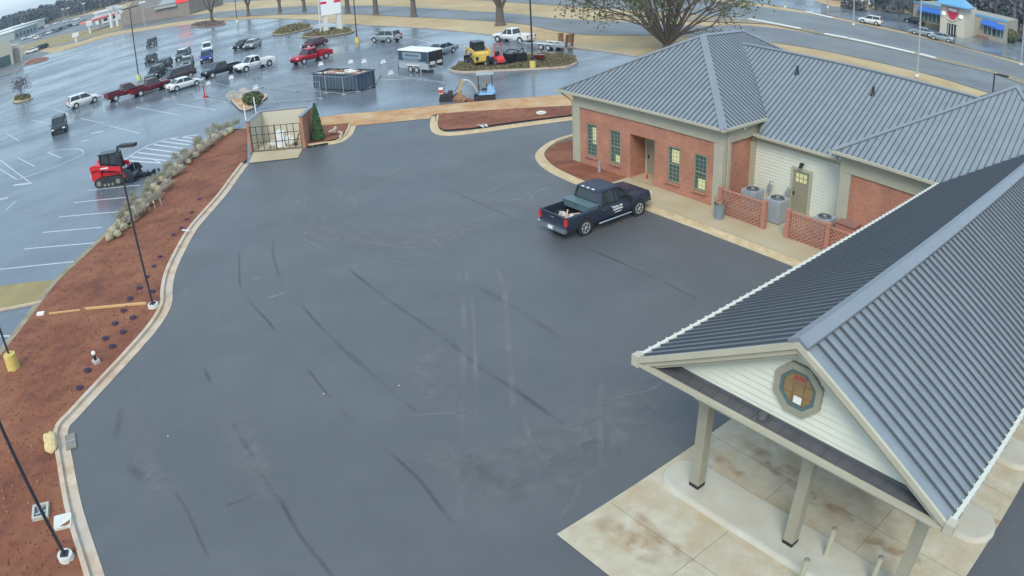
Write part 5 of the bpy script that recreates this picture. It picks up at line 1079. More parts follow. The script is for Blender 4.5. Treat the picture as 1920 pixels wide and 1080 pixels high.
for k in range(40): m.T = Matrix.Translation((rs.uniform(-1.2, 1.2), rs.uniform(-.5, .5), .06)) @ Matrix.Rotation(rs.uniform(0, 6), 4, 'Z') @ Matrix.Rotation(rs.uniform(-.5, .5), 4, 'X'); m.box((0, 0, rs.uniform(0, .3)), (rs.uniform(.1, .5), rs.uniform(.05, .25), rs.uniform(.05, .3)))
o = m.build('dark_brush_pile', 'paint_dark', loc=G(270, 330), rz=a); o['kind'] = 'stuff'; tag(o, 'dark tangle of brush and tools in front of the red track loader', 'brush')
loader('yellow track loader with raised arms on the planted machinery island', G(897, 122, .1), R(-20), 'machine_yellow', 'bucket', lift=.35, sc=1.25)
# mini excavator
A, B = G(882, 189), G(932, 186); a = math.atan2(B.y - A.y, B.x - A.x)
t = thing('mini_excavator', 'pale blue mini excavator with canopy, boom folded to the left', 'excavator', (A + B) / 2 + Vector((.2, -.3, 0)), a + PI)
for s in (1, -1): m = MB(); track(m, 1.75, .25, .38, s * .5); m.build('track', 'rubber', t)
m = MB(); m.box((0, 0, .33), (.9, .8, .2)); m.build('undercarriage', 'black', t)
m = MB(); m.prism([(-.85 + .12, -.5), (.45, -.5), (.6, -.2), (.6, .2), (.45, .5), (-.73, .5), (-.88, .2), (-.88, -.2)], .46, .62, axis='z'); m.prism([(-.86, .62), (-.2, .62), (-.2, 1.15), (-.75, 1.15)], -.5, .5); m.build('body', 'excavator_blue', t)
m = MB(); m.bx(-.2, .25, -.25, .25, .8, .92); m.bx(-.25, -.15, -.25, .25, .9, 1.35); m.build('seat', 'black', t)
m = MB(); m.box((.45, -.15, 1.0), (.05, .05, .5)); m.box((.45, .15, 1.0), (.05, .05, .5)); m.build('lever', 'black', t)
for x in (-.65, .5):
    for s in (1, -1): m = MB(); m.beam((x, s * .45, .62), (x, s * .42, 2.2), .07); m.build('canopy_post', 'pole_black', t)
m = MB(); m.loft([[(-.8, -.52, 2.18), (.68, -.52, 2.18), (.68, .52, 2.18), (-.8, .52, 2.18)], [(-.8, -.52, 2.24), (.68, -.52, 2.24), (.68, .52, 2.24), (-.8, .52, 2.24)], [(-.65, -.4, 2.30), (.5, -.4, 2.30), (.5, .4, 2.30), (-.65, .4, 2.30)]]); m.build('canopy', 'pole_grey', t)
m = MB(); m.tube([(.6, 0, .7), (.95, 0, 1.35), (1.35, 0, 1.72), (1.85, 0, 1.78)], .10, 8); m.build('boom', 'trailer_silver', t)
m = MB(); m.tube([(1.85, 0, 1.78), (2.45, 0, 1.45)], .06, 6) if False else m.cyl((.9, .0, 1.05), (1.5, 0, 1.55), .045, .045, 6); m.build('hydraulic_ram', 'chrome', t)
m = MB(); m.beam((1.8, 0, 1.86), (2.15, 0, .62), .17, .22); st = m.build('dipper_arm', 'stick_tan', t)
m = MB(); m.prism([(1.95, .66), (2.35, .62), (2.45, .25), (2.2, .06), (1.9, .12), (2.05, .4)], -.22, .22); m.build('bucket', 'wood', t)
m = MB(); m.beam((.9, -.55, .25), (.9, .55, .25), .08, .34); m.beam((.4, -.3, .3), (.9, -.3, .25), .08); m.beam((.4, .3, .3), (.9, .3, .25), .08); m.build('dozer_blade', 'black', t)
# walk-behind machine at the left of the excavator
t = thing('trencher', 'small dark trencher with red and white control pod beside the mini excavator', 'trencher', G(838, 189), a + PI)
m = MB(); track(m, 1.3, .22, .36, .35); track(m, 1.3, .22, .36, -.35); m.build('track', 'rubber', t)
m = MB(); m.box((0, 0, .5), (1.1, .55, .35)); m.box((-.35, 0, .75), (.4, .5, .25)); m.build('engine', 'pole_black', t)
m = MB(); m.box((.45, 0, .85), (.3, .5, .4)); m.build('control_pod', 'trencher_red', t); m = MB(); m.box((.45, 0, 1.1), (.36, .52, .1)); m.box((.45, .0, .72), (.31, .51, .06)); m.build('pod_trim', 'white_paint', t)
m = MB(); m.beam((-.6, .1, .45), (-1.3, .1, .8), .16, .1); m.beam((-.6, -.1, .6), (-1.0, -.1, 1.15), .05); m.build('digging_bar', 'black', t)
t = thing('brown_spoil_heap', '', 'soil heap'); bpy.data.objects.remove(t)
m = MB(); m.blob((0, 0, .15), .55, 12, 7, .15, (1.1, .9, .85)); tag(m.build('cable_drum', 'wood', loc=G(862, 190)), 'rounded brown drum between the trencher and the excavator', 'drum')
m = MB(); m.blob((0, 0, .1), .3, 10, 6, .2, (1.6, .9, .7)); tag(m.build('clay_heap', 'clod', loc=G(880, 190)), 'small heap of red clay under the excavator bucket', 'heap')
# machines on the planted island
t = thing('ride_on_trencher', 'bright red machine with a red roll bar right of the yellow loader', 'machine', G(932, 122, .1), R(-10))
m = MB(); m.loft([[(x, -.45, .4), (x, .45, .4), (x, .4, z), (x, -.4, z)] for x, z in ((-1.0, .7), (-.8, 1.0), (.2, 1.0), (.3, .75), (1.0, .7))]); m.build('body', 'trencher_red', t)
m = MB(); m.tube([(-.3, -.4, .8), (-.3, -.4, 2.3), (-.3, .4, 2.3), (-.3, .4, .8)], .05, 6); m.build('roll_bar', 'trencher_red', t)
m = MB(); m.box((.0, 0, 1.1), (.4, .45, .12)); m.box((-.2, 0, 1.3), (.1, .45, .4)); m.build('seat', 'black', t); wheels(t, (-.65, .65), 1.2, .36, wd=.28)
t = thing('ride_on_roller', 'dark machine with a thin roll bar and tan drum between yellow and red machines', 'machine', G(916, 124, .1), R(-15))
m = MB(); m.box((0, 0, .75), (1.1, .8, .5)); m.build('body', 'paint_dark', t); m = MB(); m.cyl((.8, -.45, .38), (.8, .45, .38), .38, .38, 16); m.build('drum', 'stick_tan', t); m = MB(); m.tube([(-.3, -.38, .8), (-.3, -.38, 2.0), (-.3, .38, 2.0), (-.3, .38, .8)], .04, 6); m.build('roll_bar', 'pole_grey', t); wheels(t, (-.5,), 1.0, .35, wd=.25)
for i, (px, lb) in enumerate((((957, 121), 'boxy black implement beside the red roll bar machine'), ((975, 119), 'black tangled implement left of the yellow lamp footing'))):
    t = thing('attachment', lb, 'machine', G(*px, .1), R(20 + 60 * i)); rs = random.Random(20 + i)
    m = MB(); m.box((0, 0, .7), (1.4, .9, 1.0), taper=.85); m.build('hopper', 'paint_black', t)
    m = MB(); m.tube([(-.6, -.4, .3), (-.7, -.45, 1.5), (-.2, .3, 1.7), (.5, .4, 1.2)], .06, 6); m.tube([(.5, -.4, .4), (.9, -.2, 1.1), (.6, .3, 1.4)], .05, 6); m.build('hose', 'rubber', t)
t = thing('small_roller', 'small dark red machine right of the lamp post on the machinery island', 'machine', G(1012, 116, .1), R(40))
m = MB(); m.box((0, 0, .6), (1.1, .6, .4)); m.build('body', 'paint_maroon', t); m = MB(); m.cyl((.6, -.4, .3), (.6, .4, .3), .3, .3, 12); m.build('drum', 'black', t); m = MB(); m.beam((-.5, -.2, .7), (-1.1, -.2, 1.3), .05); m.beam((-.5, .2, .7), (-1.1, .2, 1.3), .05); m.build('handle', 'black', t)
# shrubs' leafy cover on the island
m = MB(); ip = [(v.x, v.y) for v in GL([(862, 118), (855, 127), (842, 133), (870, 137), (930, 134), (1000, 131), (1060, 127), (1082, 119), (1078, 110), (1050, 103), (1010, 106), (960, 118), (900, 124)])]
k = 0; rs = random.Random(4); cx_ = sum(p[0] for p in ip) / len(ip); cy_ = sum(p[1] for p in ip) / len(ip)
while k < 4600:
    x, y = rs.uniform(min(p[0] for p in ip), max(p[0] for p in ip)), rs.uniform(min(p[1] for p in ip), max(p[1] for p in ip))
    if inpoly(x, y, ip): hh = .12 + .42 * max(0, math.sin(x * .9 + y * .7)) * (.6 + .4 * math.sin(y * 1.7)); m.leaf((x, y, .16 + hh * rs.random() ** .5), .12); k += 1
o = m.build('island_ground_cover', 'shrub_green'); o['kind'] = 'stuff'; tag(o, 'low olive ground cover filling the machinery island', 'ground cover')
o = dup(o, (0, 0, 0)) if False else o
for nm_, poly, n_, mt, h_ in (('sign_island_cover', [(566, 70), (590, 60), (640, 54), (660, 56), (658, 62), (620, 68), (585, 71)], 900, 'shrub_green', .35), ('grass_island_cover', [(510, 65), (530, 52), (560, 46), (582, 48), (580, 55), (550, 62), (525, 67)], 900, 'shrub_green', .3), ('tree_island_cover', [(358, 50), (366, 44), (395, 40), (422, 42), (415, 48), (385, 52)], 500, 'far_bare', .3), ('planter_cover', [(27, 190), (29, 185), (45, 181), (57, 183), (57, 187), (42, 191)], 350, 'leaf_olive', .5)):
    m = MB(); ip = [(v.x, v.y) for v in GL(poly)]; k = 0
    while k < n_:
        x, y = rs.uniform(min(p[0] for p in ip), max(p[0] for p in ip)), rs.uniform(min(p[1] for p in ip), max(p[1] for p in ip))
        if inpoly(x, y, ip): m.leaf((x, y, .16 + h_ * rs.random()), .2); k += 1
    o = m.build(nm_, mt); o['kind'] = 'stuff'; tag(o, {'sign_island_cover': 'low planting around the feet of the tall store sign', 'grass_island_cover': 'low planting on the narrow island left of the store sign', 'tree_island_cover': 'brown low planting under the bare island tree', 'planter_cover': 'low shrubs in the small planter at the left'}[nm_], 'ground cover')
# ------------------------------------------------------------------ temporary wire fence
def fence(label, pix, h=1.75, close=False):
    P = GL(pix); t = thing('wire_fence', label, 'fence', P[0], 0, 'temporary wire fence runs around the skip'); O_ = P[0]
    for i, p_ in enumerate(P): m = MB(); m.cyl(p_ - O_, p_ - O_ + Vector((0, 0, h)), .035, .035, 6); m.box(p_ - O_ + Vector((0, 0, .04)), (.35, .35, .08)); m.build('post', 'galv' if i % 2 else 'pole_grey', t)
    m = MB()
    for a, b_ in zip(P[:-1], P[1:]): m.beam(a - O_ + Vector((0, 0, .12)), b_ - O_ + Vector((0, 0, .12)), .05); m.beam(a - O_ + Vector((0, 0, h - .03)), b_ - O_ + Vector((0, 0, h - .03)), .035)
    m.build('rail', 'galv', t); m = MB()
    for a, b_ in zip(P[:-1], P[1:]):
        n = max(2, int((b_ - a).length / .3))
        for k in range(n): p_ = a.lerp(b_, k / n) - O_; q_ = a.lerp(b_, (k + 1) / n) - O_; m.beam(p_ + Vector((0, 0, .12)), q_ + Vector((0, 0, h - .05)), .008); m.beam(q_ + Vector((0, 0, .12)), p_ + Vector((0, 0, h - .05)), .008)
    m.build('wire_mesh', 'galv', t); return t
fence('wire fence run in front of the skip and wrapping its right end', [(490, 164), (556, 172), (612, 175), (645, 178), (672, 172), (700, 164)])
fence('wire fence run left of the skip across the open paving', [(388, 181), (432, 191), (472, 196), (516, 193), (578, 188), (602, 186)])
fence('wire fence run right of the skip toward the enclosed trailer', [(700, 164), (712, 143), (745, 144), (790, 150), (832, 157)])
m = MB(); m.cyl((0, 0, 0), (0, 0, 1.3), .09, .07, 8); m.box((0, 0, .04), (.5, .5, .08)); tag(m.build('marker_post', 'track_red', loc=G(384, 182)), 'red marker post at the left end of the wire fence', 'post')
for p_, lb in (((391, 158), 'white sandbag under the nose of the dark pickup'), ((434, 147), 'white sandbag between the dark and white pickups'), ((480, 166), 'square white board on the fence left of the skip'), ((602, 122), 'white sandbag below the bright red pickup'), ((658, 118), 'small white board lying behind the skip'), ((683, 117), 'white square board behind the skip, left one'), ((719, 118), 'white square board behind the skip, right one'), ((733, 139), 'white panel leaning near the enclosed trailer')):
    m = MB(); m.box((0, 0, .2), (.12, .5, .36)); m.box((0, 0, .04), (.4, .6, .08)); tag(m.build('sandbag' if 'sandbag' in lb else 'white_board', 'white_paint', loc=G(*p_), rz=R(10)), lb, 'sandbag' if 'sandbag' in lb else 'board')
# ================================================================== STORE SIGN, TREES AND THE FAR TOWN
def zv(px, P):
    d = ray(*px); return CAMH + d.z * math.hypot(P.x, P.y) / math.hypot(d.x, d.y)
a, b_ = G(612, 62), G(637, 58); hs = math.atan2(b_.y - a.y, b_.x - a.x); Ls = (b_ - a).length
t = thing('store_sign', 'tall white store sign with dark red bands on two pale legs', 'sign', a, hs)
for x in (0, Ls): m = MB(); m.box((x, 0, 1.5), (.75, .6, 3.1), taper=.9); m.box((x, 0, .3), (.95, .8, .6)); m.build('leg', 'offwhite', t)
m = MB(); m.bx(-.55, Ls + .45, -.3, .3, 2.95, 9.5); pn = m.build('panel', 'white_paint', t)
m = MB(); m.bx(-.6, Ls + .5, -.34, .34, 2.9, 2.97); m.build('panel_edge', 'pole_grey', pn)
for x0, x1 in ((-.552, .35), (Ls - .65, Ls + .452)): m = MB(); m.bx(x0, x1, -.31, .31, 4.85, 5.25); m.build('red_band', 'sign_red', pn)
m = MB(); m.cyl((-.9, 0, 0), (-.9, 0, 9), .12, .08, 6); m.build('side_mast', 'offwhite', t)

def limb(m, p, d, L, r, lv, rs, leaves=None, up=.25, spread=.55, nb=3, lsize=.2):
    seg = 3; q = p
    for k in range(seg):
        d2 = (d + Vector((rs.uniform(-.14, .14), rs.uniform(-.14, .14), rs.uniform(-.02, .14) * up * 3))).normalized(); e = q + d2 * (L / seg); r2 = r * (1 - .22 * (k + 1) / 1.2)
        m.cyl(q, e, r * (1 - .22 * k / 1.2), max(r2, .006), 6 if r > .08 else (4 if r > .03 else 3), cap=False); q, d = e, d2
        if lv > 0 and k >= 1 or (lv > 0 and k == 0 and rs.random() < .3):
            for _ in range(nb if k == seg - 1 else 1):
                a = rs.uniform(0, 6.28); o = d.orthogonal().normalized(); o = Matrix.Rotation(a, 3, d) @ o
                limb(m, q, (d + o * rs.uniform(.45, .95) * spread * 1.6).normalized(), L * rs.uniform(.55, .8), r * .52, lv - 1, rs, leaves, up, spread, nb, lsize)
    if leaves is not None and lv <= 1:
        for _ in range(leaves[1]): leaves[0].leaf(q + Vector((rs.gauss(0, .55), rs.gauss(0, .55), rs.gauss(0, .4))), lsize)
def bare_tree(label, loc, H, seed, r=.35, fork=.22, nl=5, lv=3, lean=.5, mat='bark', group='bare trees along the road verge', leaf=None, nb=3, name='bare_tree', cat='tree', lsize=.2):
    rs = random.Random(seed); t = thing(name, label, cat, loc, 0, group)
    m = MB(); m.cyl((0, 0, -.1), (0, 0, .5), r * 1.5, r * 1.05, 10); m.cyl((0, 0, .5), (0, 0, H * fork), r * 1.05, r * .85, 10); m.build('trunk', mat, t)
    m = MB(); lf = MB() if leaf else None
    for k in range(nl):
        a = 2 * PI * k / nl + rs.uniform(-.3, .3); ln_ = lean * (rs.uniform(.2, 1.25) if nl > 15 else 1)
        limb(m, Vector((0, 0, H * fork * rs.uniform(.75, .97))), Vector((math.cos(a) * ln_, math.sin(a) * ln_, 1)).normalized(), H * .38, r * .5, lv, rs, (lf, leaf[1]) if leaf else None, nb=nb, lsize=lsize)
    m.build('crown', mat, t)
    if leaf: lf.build('foliage', leaf[0], t)
    return t
tr = {'a': bare_tree('bare tree on the brown island right of the grey SUV and brown store', G(398, 42, .1), 11, 11, .38, group=None), 'b': bare_tree('bare tree on the verge right of the island tree', G(466, 30), 12, 12, .4)}
dup(tr['b'], G(525, 23), 1.3, 'bare tree on the verge left of the store sign, nearer the picture centre'); dup(tr['b'], G(571, 21), 2.6, 'bare tree on the verge just left of the store sign')
tr['c'] = bare_tree('bare tree on the verge just right of the store sign', G(652, 24), 13, 13, .5)
dup(tr['c'], G(705, 27), 2, 'forked bare tree on the verge behind the dark yellow-footed lamp post'); dup(tr['c'], G(776, 31), 4, 'forked bare tree on the verge above the enclosed trailer')
bare_tree('thickest bare tree on the verge, behind the white crew-cab pickup', G(938, 47), 15, 14, .62, fork=.18, nl=5)
bare_tree('thin bare tree on the median left of the big olive tree', G(1075, 14), 9, 15, .14, nl=4)
bare_tree('reddish vase-shaped bare tree in front of the restaurant', G(1686, 42), 6.5, 16, .22, fork=.2, nl=7, lv=3, mat='far_bare', group=None, nb=4)
bare_tree('large many-stemmed tree with olive foliage rising behind the roof', G(1250, 92), 16.5, 21, .42, fork=.035, nl=26, lv=3, lean=1.15, group=None, leaf=('leaf_olive', 7), name='olive_tree', lsize=.2, nb=2)
bare_tree('small brown-leaved tree in the planter at the left', G(42, 186, .1), 3.6, 22, .06, fork=.3, nl=6, lv=1, lean=.5, group=None, leaf=('far_bare', 14), name='young_tree', lsize=.16)
m = MB(); rs = random.Random(3)
t = thing('clipped_hedge', 'bare brown hedge between pale panels at the top across the highway', 'hedge', G(1600, 18))
for k in range(700): m.leaf((rs.uniform(-3, 3), rs.uniform(-1, 1), rs.uniform(0, 2.2)), .3)
m.build('foliage', 'far_bare', t)
t = thing('round_bush', 'dark round bush at the right corner of the restaurant', 'bush', G(1895, 80)); m = MB(); m.blob((0, 0, 1.3), 1.3, 12, 8, .08); [m.leaf(Vector((rs.gauss(0, 1), rs.gauss(0, 1), rs.gauss(0, 1))).normalized() * 1.35 + Vector((0, 0, 1.3)), .25) for _ in range(500)]; m.build('crown', 'leaf_olive', t)
# --- restaurant
p0, p1, p2, p3 = G(1720, 44), G(1768, 62), G(1803, 71), G(1884, 81)
d = (p3 - p0); hr = math.atan2(d.y, d.x); Lr = d.length; bk = Vector((-math.sin(hr), math.cos(hr), 0)); bk = bk if bk.y < 0 else -bk
sb = 1 if bk.dot(Vector((-math.sin(hr), math.cos(hr), 0))) > 0 else -1
t = thing('restaurant', 'tan restaurant with blue awnings and a blue pyramid-roofed entrance tower', 'restaurant', p0, hr)
def LX(p): return (p - p0).dot(d.normalized())
def LY(p): return (p - p0).dot(Vector((-math.sin(hr), math.cos(hr), 0)))
def slab(m, x0, x1, y0, y1, z0, z1): m.bx(x0, x1, min(y0 * sb, y1 * sb), max(y0 * sb, y1 * sb), z0, z1)
x1_, x2_, x3_ = LX(p1), LX(p2), LX(p3)
m = MB(); slab(m, -1, x3_, .0, 16, 0, 4.3); m.build('wall', 'store_tan', t)
m = MB(); slab(m, -1.1, x3_ + .1, -.12, .12, 4.1, 4.55); m.build('parapet', 'spire_blue', t)
yf = min(LY(p1) * sb, LY(p2) * sb); 
m = MB(); slab(m, x1_ - .4, x2_ + .4, yf, 1, 0, 5.6); m.build('entrance_tower', 'store_beige', t)
m = MB(); xc = (x1_ + x2_) / 2; m.loft([[(xc - w_, (yf + 1.8) * sb - w_, z), (xc + w_, (yf + 1.8) * sb - w_, z), (xc + w_, (yf + 1.8) * sb + w_, z), (xc - w_, (yf + 1.8) * sb + w_, z)] for w_, z in ((3.3, 5.6), (3.3, 5.8), (.05, 8.2))]); m.build('tower_roof', 'spire_blue', t)
m = MB(); yy = (yf - .12) * sb; yz = (yf - .02) * sb
pl = [(xc - 1.15, 5.2), (xc + 1.15, 5.2), (xc + 1.0, 4.0), (xc + .45, 3.2), (xc, 3.0), (xc - .45, 3.2), (xc - 1.0, 4.0)]; m.prism(pl, yy, yz); em = m.build('emblem_board', 'sign_red', t)
m = MB(); m.prism([(xc - 1.0, 5.1), (xc + 1.0, 5.1), (xc + .8, 4.55), (xc - .8, 4.6)], (yf - .16) * sb, yy); m.build('emblem_band', 'white_paint', em)
m = MB(); pts = [(xc - .9 + 1.9 * k / 8, (yf - .2) * sb, 3.1 - .35 * math.sin(PI * k / 8) + .12 * k / 8) for k in range(9)]; m.tube(pts, .09, 6); m.build('emblem_curve', 'offwhite', em)
m = MB(); slab(m, xc - 1.0, xc + 1.0, yf - .05, yf, 0, 2.2); dr = m.build('door', 'black', t)
m = MB(); [slab(m, xc - .8 + q * .55, xc - .7 + q * .55, yf - .1, yf - .05, .2, 2.1) for q in range(4)]; m.build('door_bar', 'offwhite', dr)
for xx in (xc - 1.75, xc + 1.75): m = MB(); m.blob((xx, (yf - .3) * sb, 3.9), .34, 8, 6); m.build('globe_lamp', M('lit_globe', (1, .97, .85), None, emis=.7), t)
def awn(x0, x1, z=2.9, y=0):
    m = MB(); m.prism([((y - .02) * sb, z + .9), ((y - 1.1) * sb, z), ((y - 1.1) * sb, z - .22), ((y - .02) * sb, z - .22)], x0, x1, axis='x'); m.build('awning', 'awning_blue', t)
    m = MB(); slab(m, x0 + .2, x1 - .2, y - .05, y - .0, .9, z - .25); w_ = m.build('window', 'glass_teal', t)
    k = x0 + .3
    while k < x1 - .3: m = MB(); slab(m, k, k + .08, y - .09, y - .05, .9, z - .25); m.build('mullion', 'offwhite', w_); k += .9
awn(0.2, x1_ - 1.0); awn(x2_ + 2.0, x2_ + 5.2); awn(x3_ - 3.2, x3_ - .3, 2.6)
m = MB(); slab(m, 0, x1_ - .8, -1.4, -.6, 0, .7); m.build('hedge_planter', 'shrub_green', t)
m = MB(); slab(m, x2_ + 1.2, x3_ - 3.5, -1.4, -.6, 0, .5); m.build('hedge_planter', 'wood', t)
# pale columns of the building cut by the top edge
t = thing('colonnade_building', 'building with pale columns cut off by the top edge', 'building', G(1600, 8), R(15))
m = MB(); m.bx(-9, 9, -12, -4, 0, 6); m.build('wall', 'store_brown', t)
for x in (-3.5, -1.5, 2.0, 3.6): m = MB(); m.box((x, -3.5, 2.5), (.8, .8, 5)); m.build('column', 'offwhite', t)
# --- store at upper left with red sign
a, b_ = G(262, 44), G(356, 27); ds = (b_ - a); hh_ = math.atan2(ds.y, ds.x); Ls = ds.length
nn = Vector((-math.sin(hh_), math.cos(hh_), 0)); sg = 1 if nn.x > 0 else -1
t = thing('brown_store', 'long brown store with grey roof and glowing red sign', 'store', a, hh_)
m = MB(); m.bx(0, Ls, min(0, sg * 22), max(0, sg * 22), 0, 4.6); m.build('wall', 'store_brown', t)
m = MB(); m.loft([[(x, y * sg, z) for y, z in ((-.8, 3.4), (-.8, 3.7), (9, 7.4), (9, 3.4))] for x in (Ls * .35, Ls * .78)]); m.build('roof', 'store_roof', t)
m = MB(); m.bx(Ls * .76, Ls * 1.0, min(-.3 * sg, 0), max(-.3 * sg, 0), 4.2, 8.2); m.build('sign_board', M('red_glow', (.80, .05, .05), None, emis=.2), t)
m = MB(); rs = random.Random(8); x = Ls * .80
while x < Ls * .96: m.bx(x, x + .5, min(-.35 * sg, -.3 * sg), max(-.35 * sg, -.3 * sg), 5.3, 6.3); x += .85
m.build('sign_lettering', M('pink_glow', (1, .55, .5), None, emis=.5), t)
m = MB(); m.prism([(-9, 0), (1.5, 0), (1.5, 4.2), (-3.75, 7.2), (-9, 4.2)], min(2 * sg, 16 * sg), max(2 * sg, 16 * sg)); m.build('gable_wing', 'store_brown', t)
# beige store at left edge
a, b_ = G(-60, 150), G(42, 114); ds = (b_ - a); hh_ = math.atan2(ds.y, ds.x); Ls = ds.length; nn = Vector((-math.sin(hh_), math.cos(hh_), 0)); sg = 1 if nn.x > 0 else -1
t = thing('beige_store', 'beige store with an arched front cut by the left edge', 'store', a, hh_)
m = MB(); m.bx(-20, Ls, min(0, sg * 30), max(0, sg * 30), 0, 5.2); m.build('wall', 'store_beige', t)
m = MB(); m.prism([(Ls - 16, 0), (Ls - 3, 0), (Ls - 3, 6.0)] + [(Ls - 9.5 + 6.5 * math.cos(R(q)), 6.0 + 1.6 * math.sin(R(q))) for q in range(0, 181, 20)] + [(Ls - 16, 6.0)], min(-.8 * sg, 0), max(-.8 * sg, 0)); m.build('arched_front', 'store_beige', t)
m = MB(); m.prism([(Ls - 2.6, 0), (Ls - .6, 0), (Ls - .6, 3.4)] + [(Ls - 1.6 + 1.0 * math.cos(R(q)), 3.4 + .9 * math.sin(R(q))) for q in range(0, 181, 30)], min(-.1 * sg, 0), max(-.1 * sg, 0)); m.build('arched_doorway', 'store_brown', t)
m = MB(); m.bx(Ls - 15, Ls - 4, min(-.9 * sg, -.8 * sg), max(-.9 * sg, -.8 * sg), 0, 3); m.build('shopfront', 'glass_teal', t)
for q in (4.8, 5.6): m = MB(); m.bx(Ls - 13, Ls - 8, min(-.95 * sg, -.8 * sg), max(-.95 * sg, -.8 * sg), q, q + .4); m.build('sign_strip', 'white_paint', t)
# far flat buildings
def block(name, label, cat, px0, px1, h, dep, mat, roof=None, extra=None):
    a, b_ = G(*px0), G(*px1); ds = b_ - a; hh = math.atan2(ds.y, ds.x); L = ds.length; nn = Vector((-math.sin(hh), math.cos(hh), 0)); s = 1 if nn.x > 0 else -1
    t = thing(name, label, cat, a, hh); m = MB(); m.bx(0, L, min(0, s * dep), max(0, s * dep), 0, h); m.build('wall', mat, t)
    m = MB(); m.bx(-.5, L + .5, min(-.5 * s, s * (dep + .5)), max(-.5 * s, s * (dep + .5)), h, h + .5); m.build('roof', roof or 'white_far', t)
    k = 2
    while k < L - 3: m = MB(); m.bx(k, k + 1.8, min(-.08 * s, 0), max(-.08 * s, 0), .8, min(2.6, h - .4)); m.build('window', 'glass_dark', t); k += 4
    return t, L, s
block('flat_store', 'low pale flat-roofed building left of the distant car lot', 'building', (-30, 84), (24, 70), 5, 25, 'store_beige')
block('showroom', 'grey glass-fronted showroom above the distant car lot', 'building', (28, 74), (72, 58), 4.5, 25, 'store_roof')
block('petrol_station', 'white petrol station kiosk behind the twin white totems', 'building', (186, 46), (232, 34), 4.5, 8, 'white_far')
t = thing('fuel_canopy', 'low red-edged fuel canopy left of the twin white totems', 'canopy', G(163, 62), hd((163, 62), (200, 50)))
m = MB(); m.bx(0, 16, -3, 3, 3.4, 4.1); m.build('canopy_roof', M('pink_red', (.72, .22, .2), None), t)
for x in (2, 8, 14): m = MB(); m.bx(x - .5, x + .5, -.3, .3, 0, 3.4); m.build('pump_column', 'white_far', t)
for px, lb in (((210, 52), 'left tall white totem by the fuel canopy'), ((221, 49), 'right tall white totem by the fuel canopy')):
    t = thing('totem_sign', lb, 'sign', G(*px), 0, 'twin white totems'); m = MB(); m.cyl((0, 0, 0), (0, 0, 7), .55, .5, 6); m.build('mast', 'white_far', t); m = MB(); m.box((0, 0, 6.6), (1.6, 1.6, 1.6), taper=1.3); m.build('top', 'white_far', t)
for px, h, lb in (((143, 80), 3, 'small white pedestal sign on the grass left of the totems'), ((169, 63), 4.5, 'white pedestal sign under the red-edged fuel canopy')):
    t = thing('pedestal_sign', lb, 'sign', G(*px)); m = MB(); m.box((0, 0, h * .3), (.5, .5, h * .6)); m.build('stand', 'white_far', t); m = MB(); m.box((0, 0, h * .8), (1.0, 2.0, h * .4)); m.build('board', 'white_far', t)
for i, (px, h) in enumerate((((272, 52), 7.5), ((243, 44), 9), ((160, 40), 9), ((120, 42), 8), ((130, 41), 8), ((44, 62), 6))):
    t = thing('pole_lamp', ['slim lamp post on the verge before the brown store', 'slim lamp post above the long-armed twin lamp post', 'distant lamp post above the fuel canopy', 'left lamp of the distant pair against the woods', 'right lamp of the distant pair against the woods', 'distant lamp beside the flat pale building'][i], 'lamp post', G(*px), 0, 'distant lamp posts in the far town')
    m = MB(); m.cyl((0, 0, 0), (0, 0, h), .14, .10, 6); m.build('pole', 'pole_grey', t); m = MB(); m.box((0, 0, h), (.8, 1.8, .5)); m.build('lamp_head', 'white_far', t)
# distant parked cars: small bodies with a glass band, wheels
def far_car(pm):
    m = MB(); m.loft([sec(*q) for q in SPEC['suv']['body']]); m.m = 1; hw = .8
    m.loft([[(x, -h, z), (x, h, z)][::1] + [(x2, h, z), (x2, -h, z)] for x, x2, z, h in ((-2.1, 1.1, 1.0, .86), (-1.8, .4, 1.5, .72))]); m.m = 0; m.bx(-1.8, .4, -.7, .7, 1.5, 1.58); m.m = 2
    for x in (-1.36, 1.42):
        for s in (1, -1): m.cyl((x, s * .7, .34), (x, s * .95, .34), .34, .34, 8)
    return m.build('parked_car', [pm, 'glass_dark', 'rubber'])
fc = [far_car(p_) for p_ in ('paint_white', 'paint_dark', 'paint_silver', 'paint_maroon', 'paint_grey')]
spots = [(44, 75, 0), (50, 73, 1), (58, 71, 0), (70, 73, 0), (75, 69, 2), (83, 66, 1), (92, 64, 0), (96, 62, 1), (103, 61, 4), (112, 57, 1), (118, 55, 2), (128, 52, 1), (141, 48, 0), (150, 46, 2), (85, 52, 0), (104, 46, 0), (124, 42, 0), (143, 38, 0), (156, 44, 3), (165, 43, 1), (172, 38, 0), (180, 29, 0), (190, 28, 1), (195, 34, 2), (68, 59, 0), (76, 55, 4), (66, 96, 3), (72, 94, 1), (79, 92, 1), (60, 99, 0)]
seen = set()
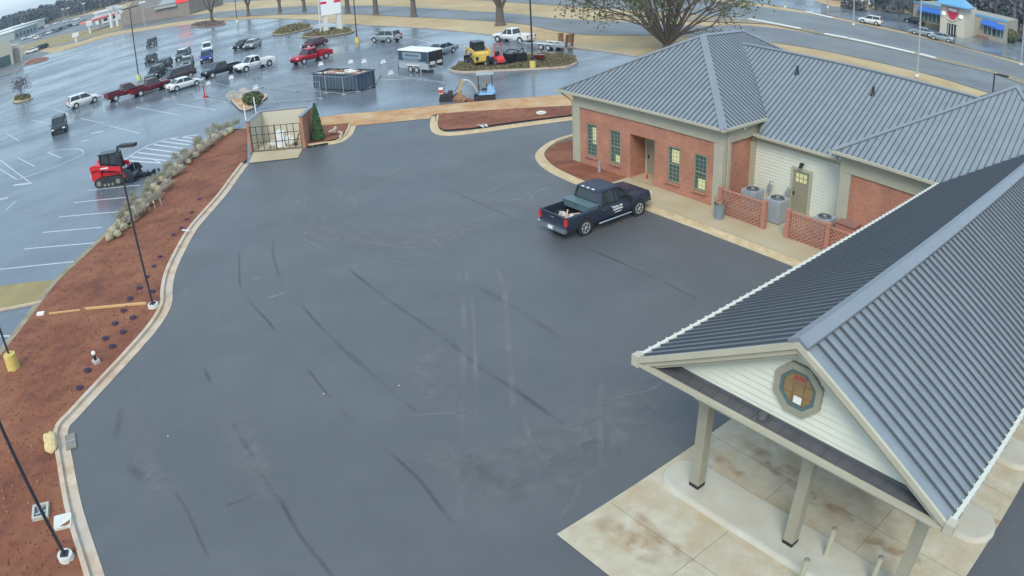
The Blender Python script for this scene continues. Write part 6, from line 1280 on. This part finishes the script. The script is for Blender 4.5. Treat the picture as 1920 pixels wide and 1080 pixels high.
for i, (px, py, k) in enumerate(spots):
    src = fc[k]; o = src if k not in seen else src.copy()
    if k in seen: COL.objects.link(o)
    seen.add(k); o.location = G(px, py, -.02); o.rotation_euler.z = R([10, 100, 60][i % 3] + 7 * (i % 4)); c_ = ['white', 'dark grey', 'silver', 'maroon', 'grey'][k]
    near = py > 90
    tag(o, f'{c_} car parked ' + ('by the beige store frontage' if near else 'in the crowded distant car lot'), 'car', (f'{c_} cars in the ' + ('frontage' if near else 'distant car lot')))
# --- woods: far strips
def woods(name, label, az0, az1, d0, d1, h0, h1, n, mats, lf, cw):
    m = MB(); rs = random.Random(name)
    for k in range(n):
        a = R(rs.uniform(az0, az1)); dd = rs.uniform(d0, d1); x, y = dd * math.cos(a), dd * math.sin(a); h = rs.uniform(h0, h1); pine = rs.random() < .45; m.m = 0 if pine else 1
        m.cyl((x, y, 0), (x, y, h * .6), .3, .12, 4, cap=False)
        for q in range(lf):
            z = h * (.12 + .88 * rs.random()); w_ = cw * (1.15 - z / h) ** (.6 if pine else .35) * (.75 if pine else 1)
            u = rs.uniform(0, 6.28); rr = w_ * rs.random() ** .5; m.leaf((x + rr * math.cos(u), y + rr * math.sin(u), z), rs.uniform(.5, 1.0) * (1.4 if d0 > 400 else 1))
    o = m.build(name, mats, recalc=False); o['kind'] = 'stuff'; return tag(o, label, 'woods')
woods('far_woods', 'hazy belt of mixed woods on the skyline at upper left', -38, 12, 520, 620, 10, 13.8, 900, ['far_pine', 'far_bare'], 80, 6.0)
woods('town_woods', 'grey bare woods behind the restaurant at upper right', -92, -64, 172, 245, 5, 10, 340, ['far_pine', 'far_bare'], 110, 3.2)
woods('roadside_woods', 'bare scrub and trees beyond the highway at the top edge', -64, -40, 200, 260, 5, 9, 90, ['far_pine', 'far_bare'], 34, 3.0)
# haze that greys the distance
m = MB(); m.bx(-880, 1480, -880, 680, -1.2, 21); hz = m.build('haze', 'white_far'); hz['kind'] = 'stuff'
hm = bpy.data.materials.new('haze_air'); hm.use_nodes = True; n_ = hm.node_tree; n_.nodes.remove(n_.nodes['Principled BSDF']); v_ = n_.nodes.new('ShaderNodeVolumePrincipled')
v_.inputs['Color'].default_value = (.68, .84, .96, 1); v_.inputs['Density'].default_value = .00034; v_.inputs['Anisotropy'].default_value = .2; n_.links.new(v_.outputs[0], n_.nodes['Material Output'].inputs['Volume'])
hz.data.materials.clear(); hz.data.materials.append(hm)
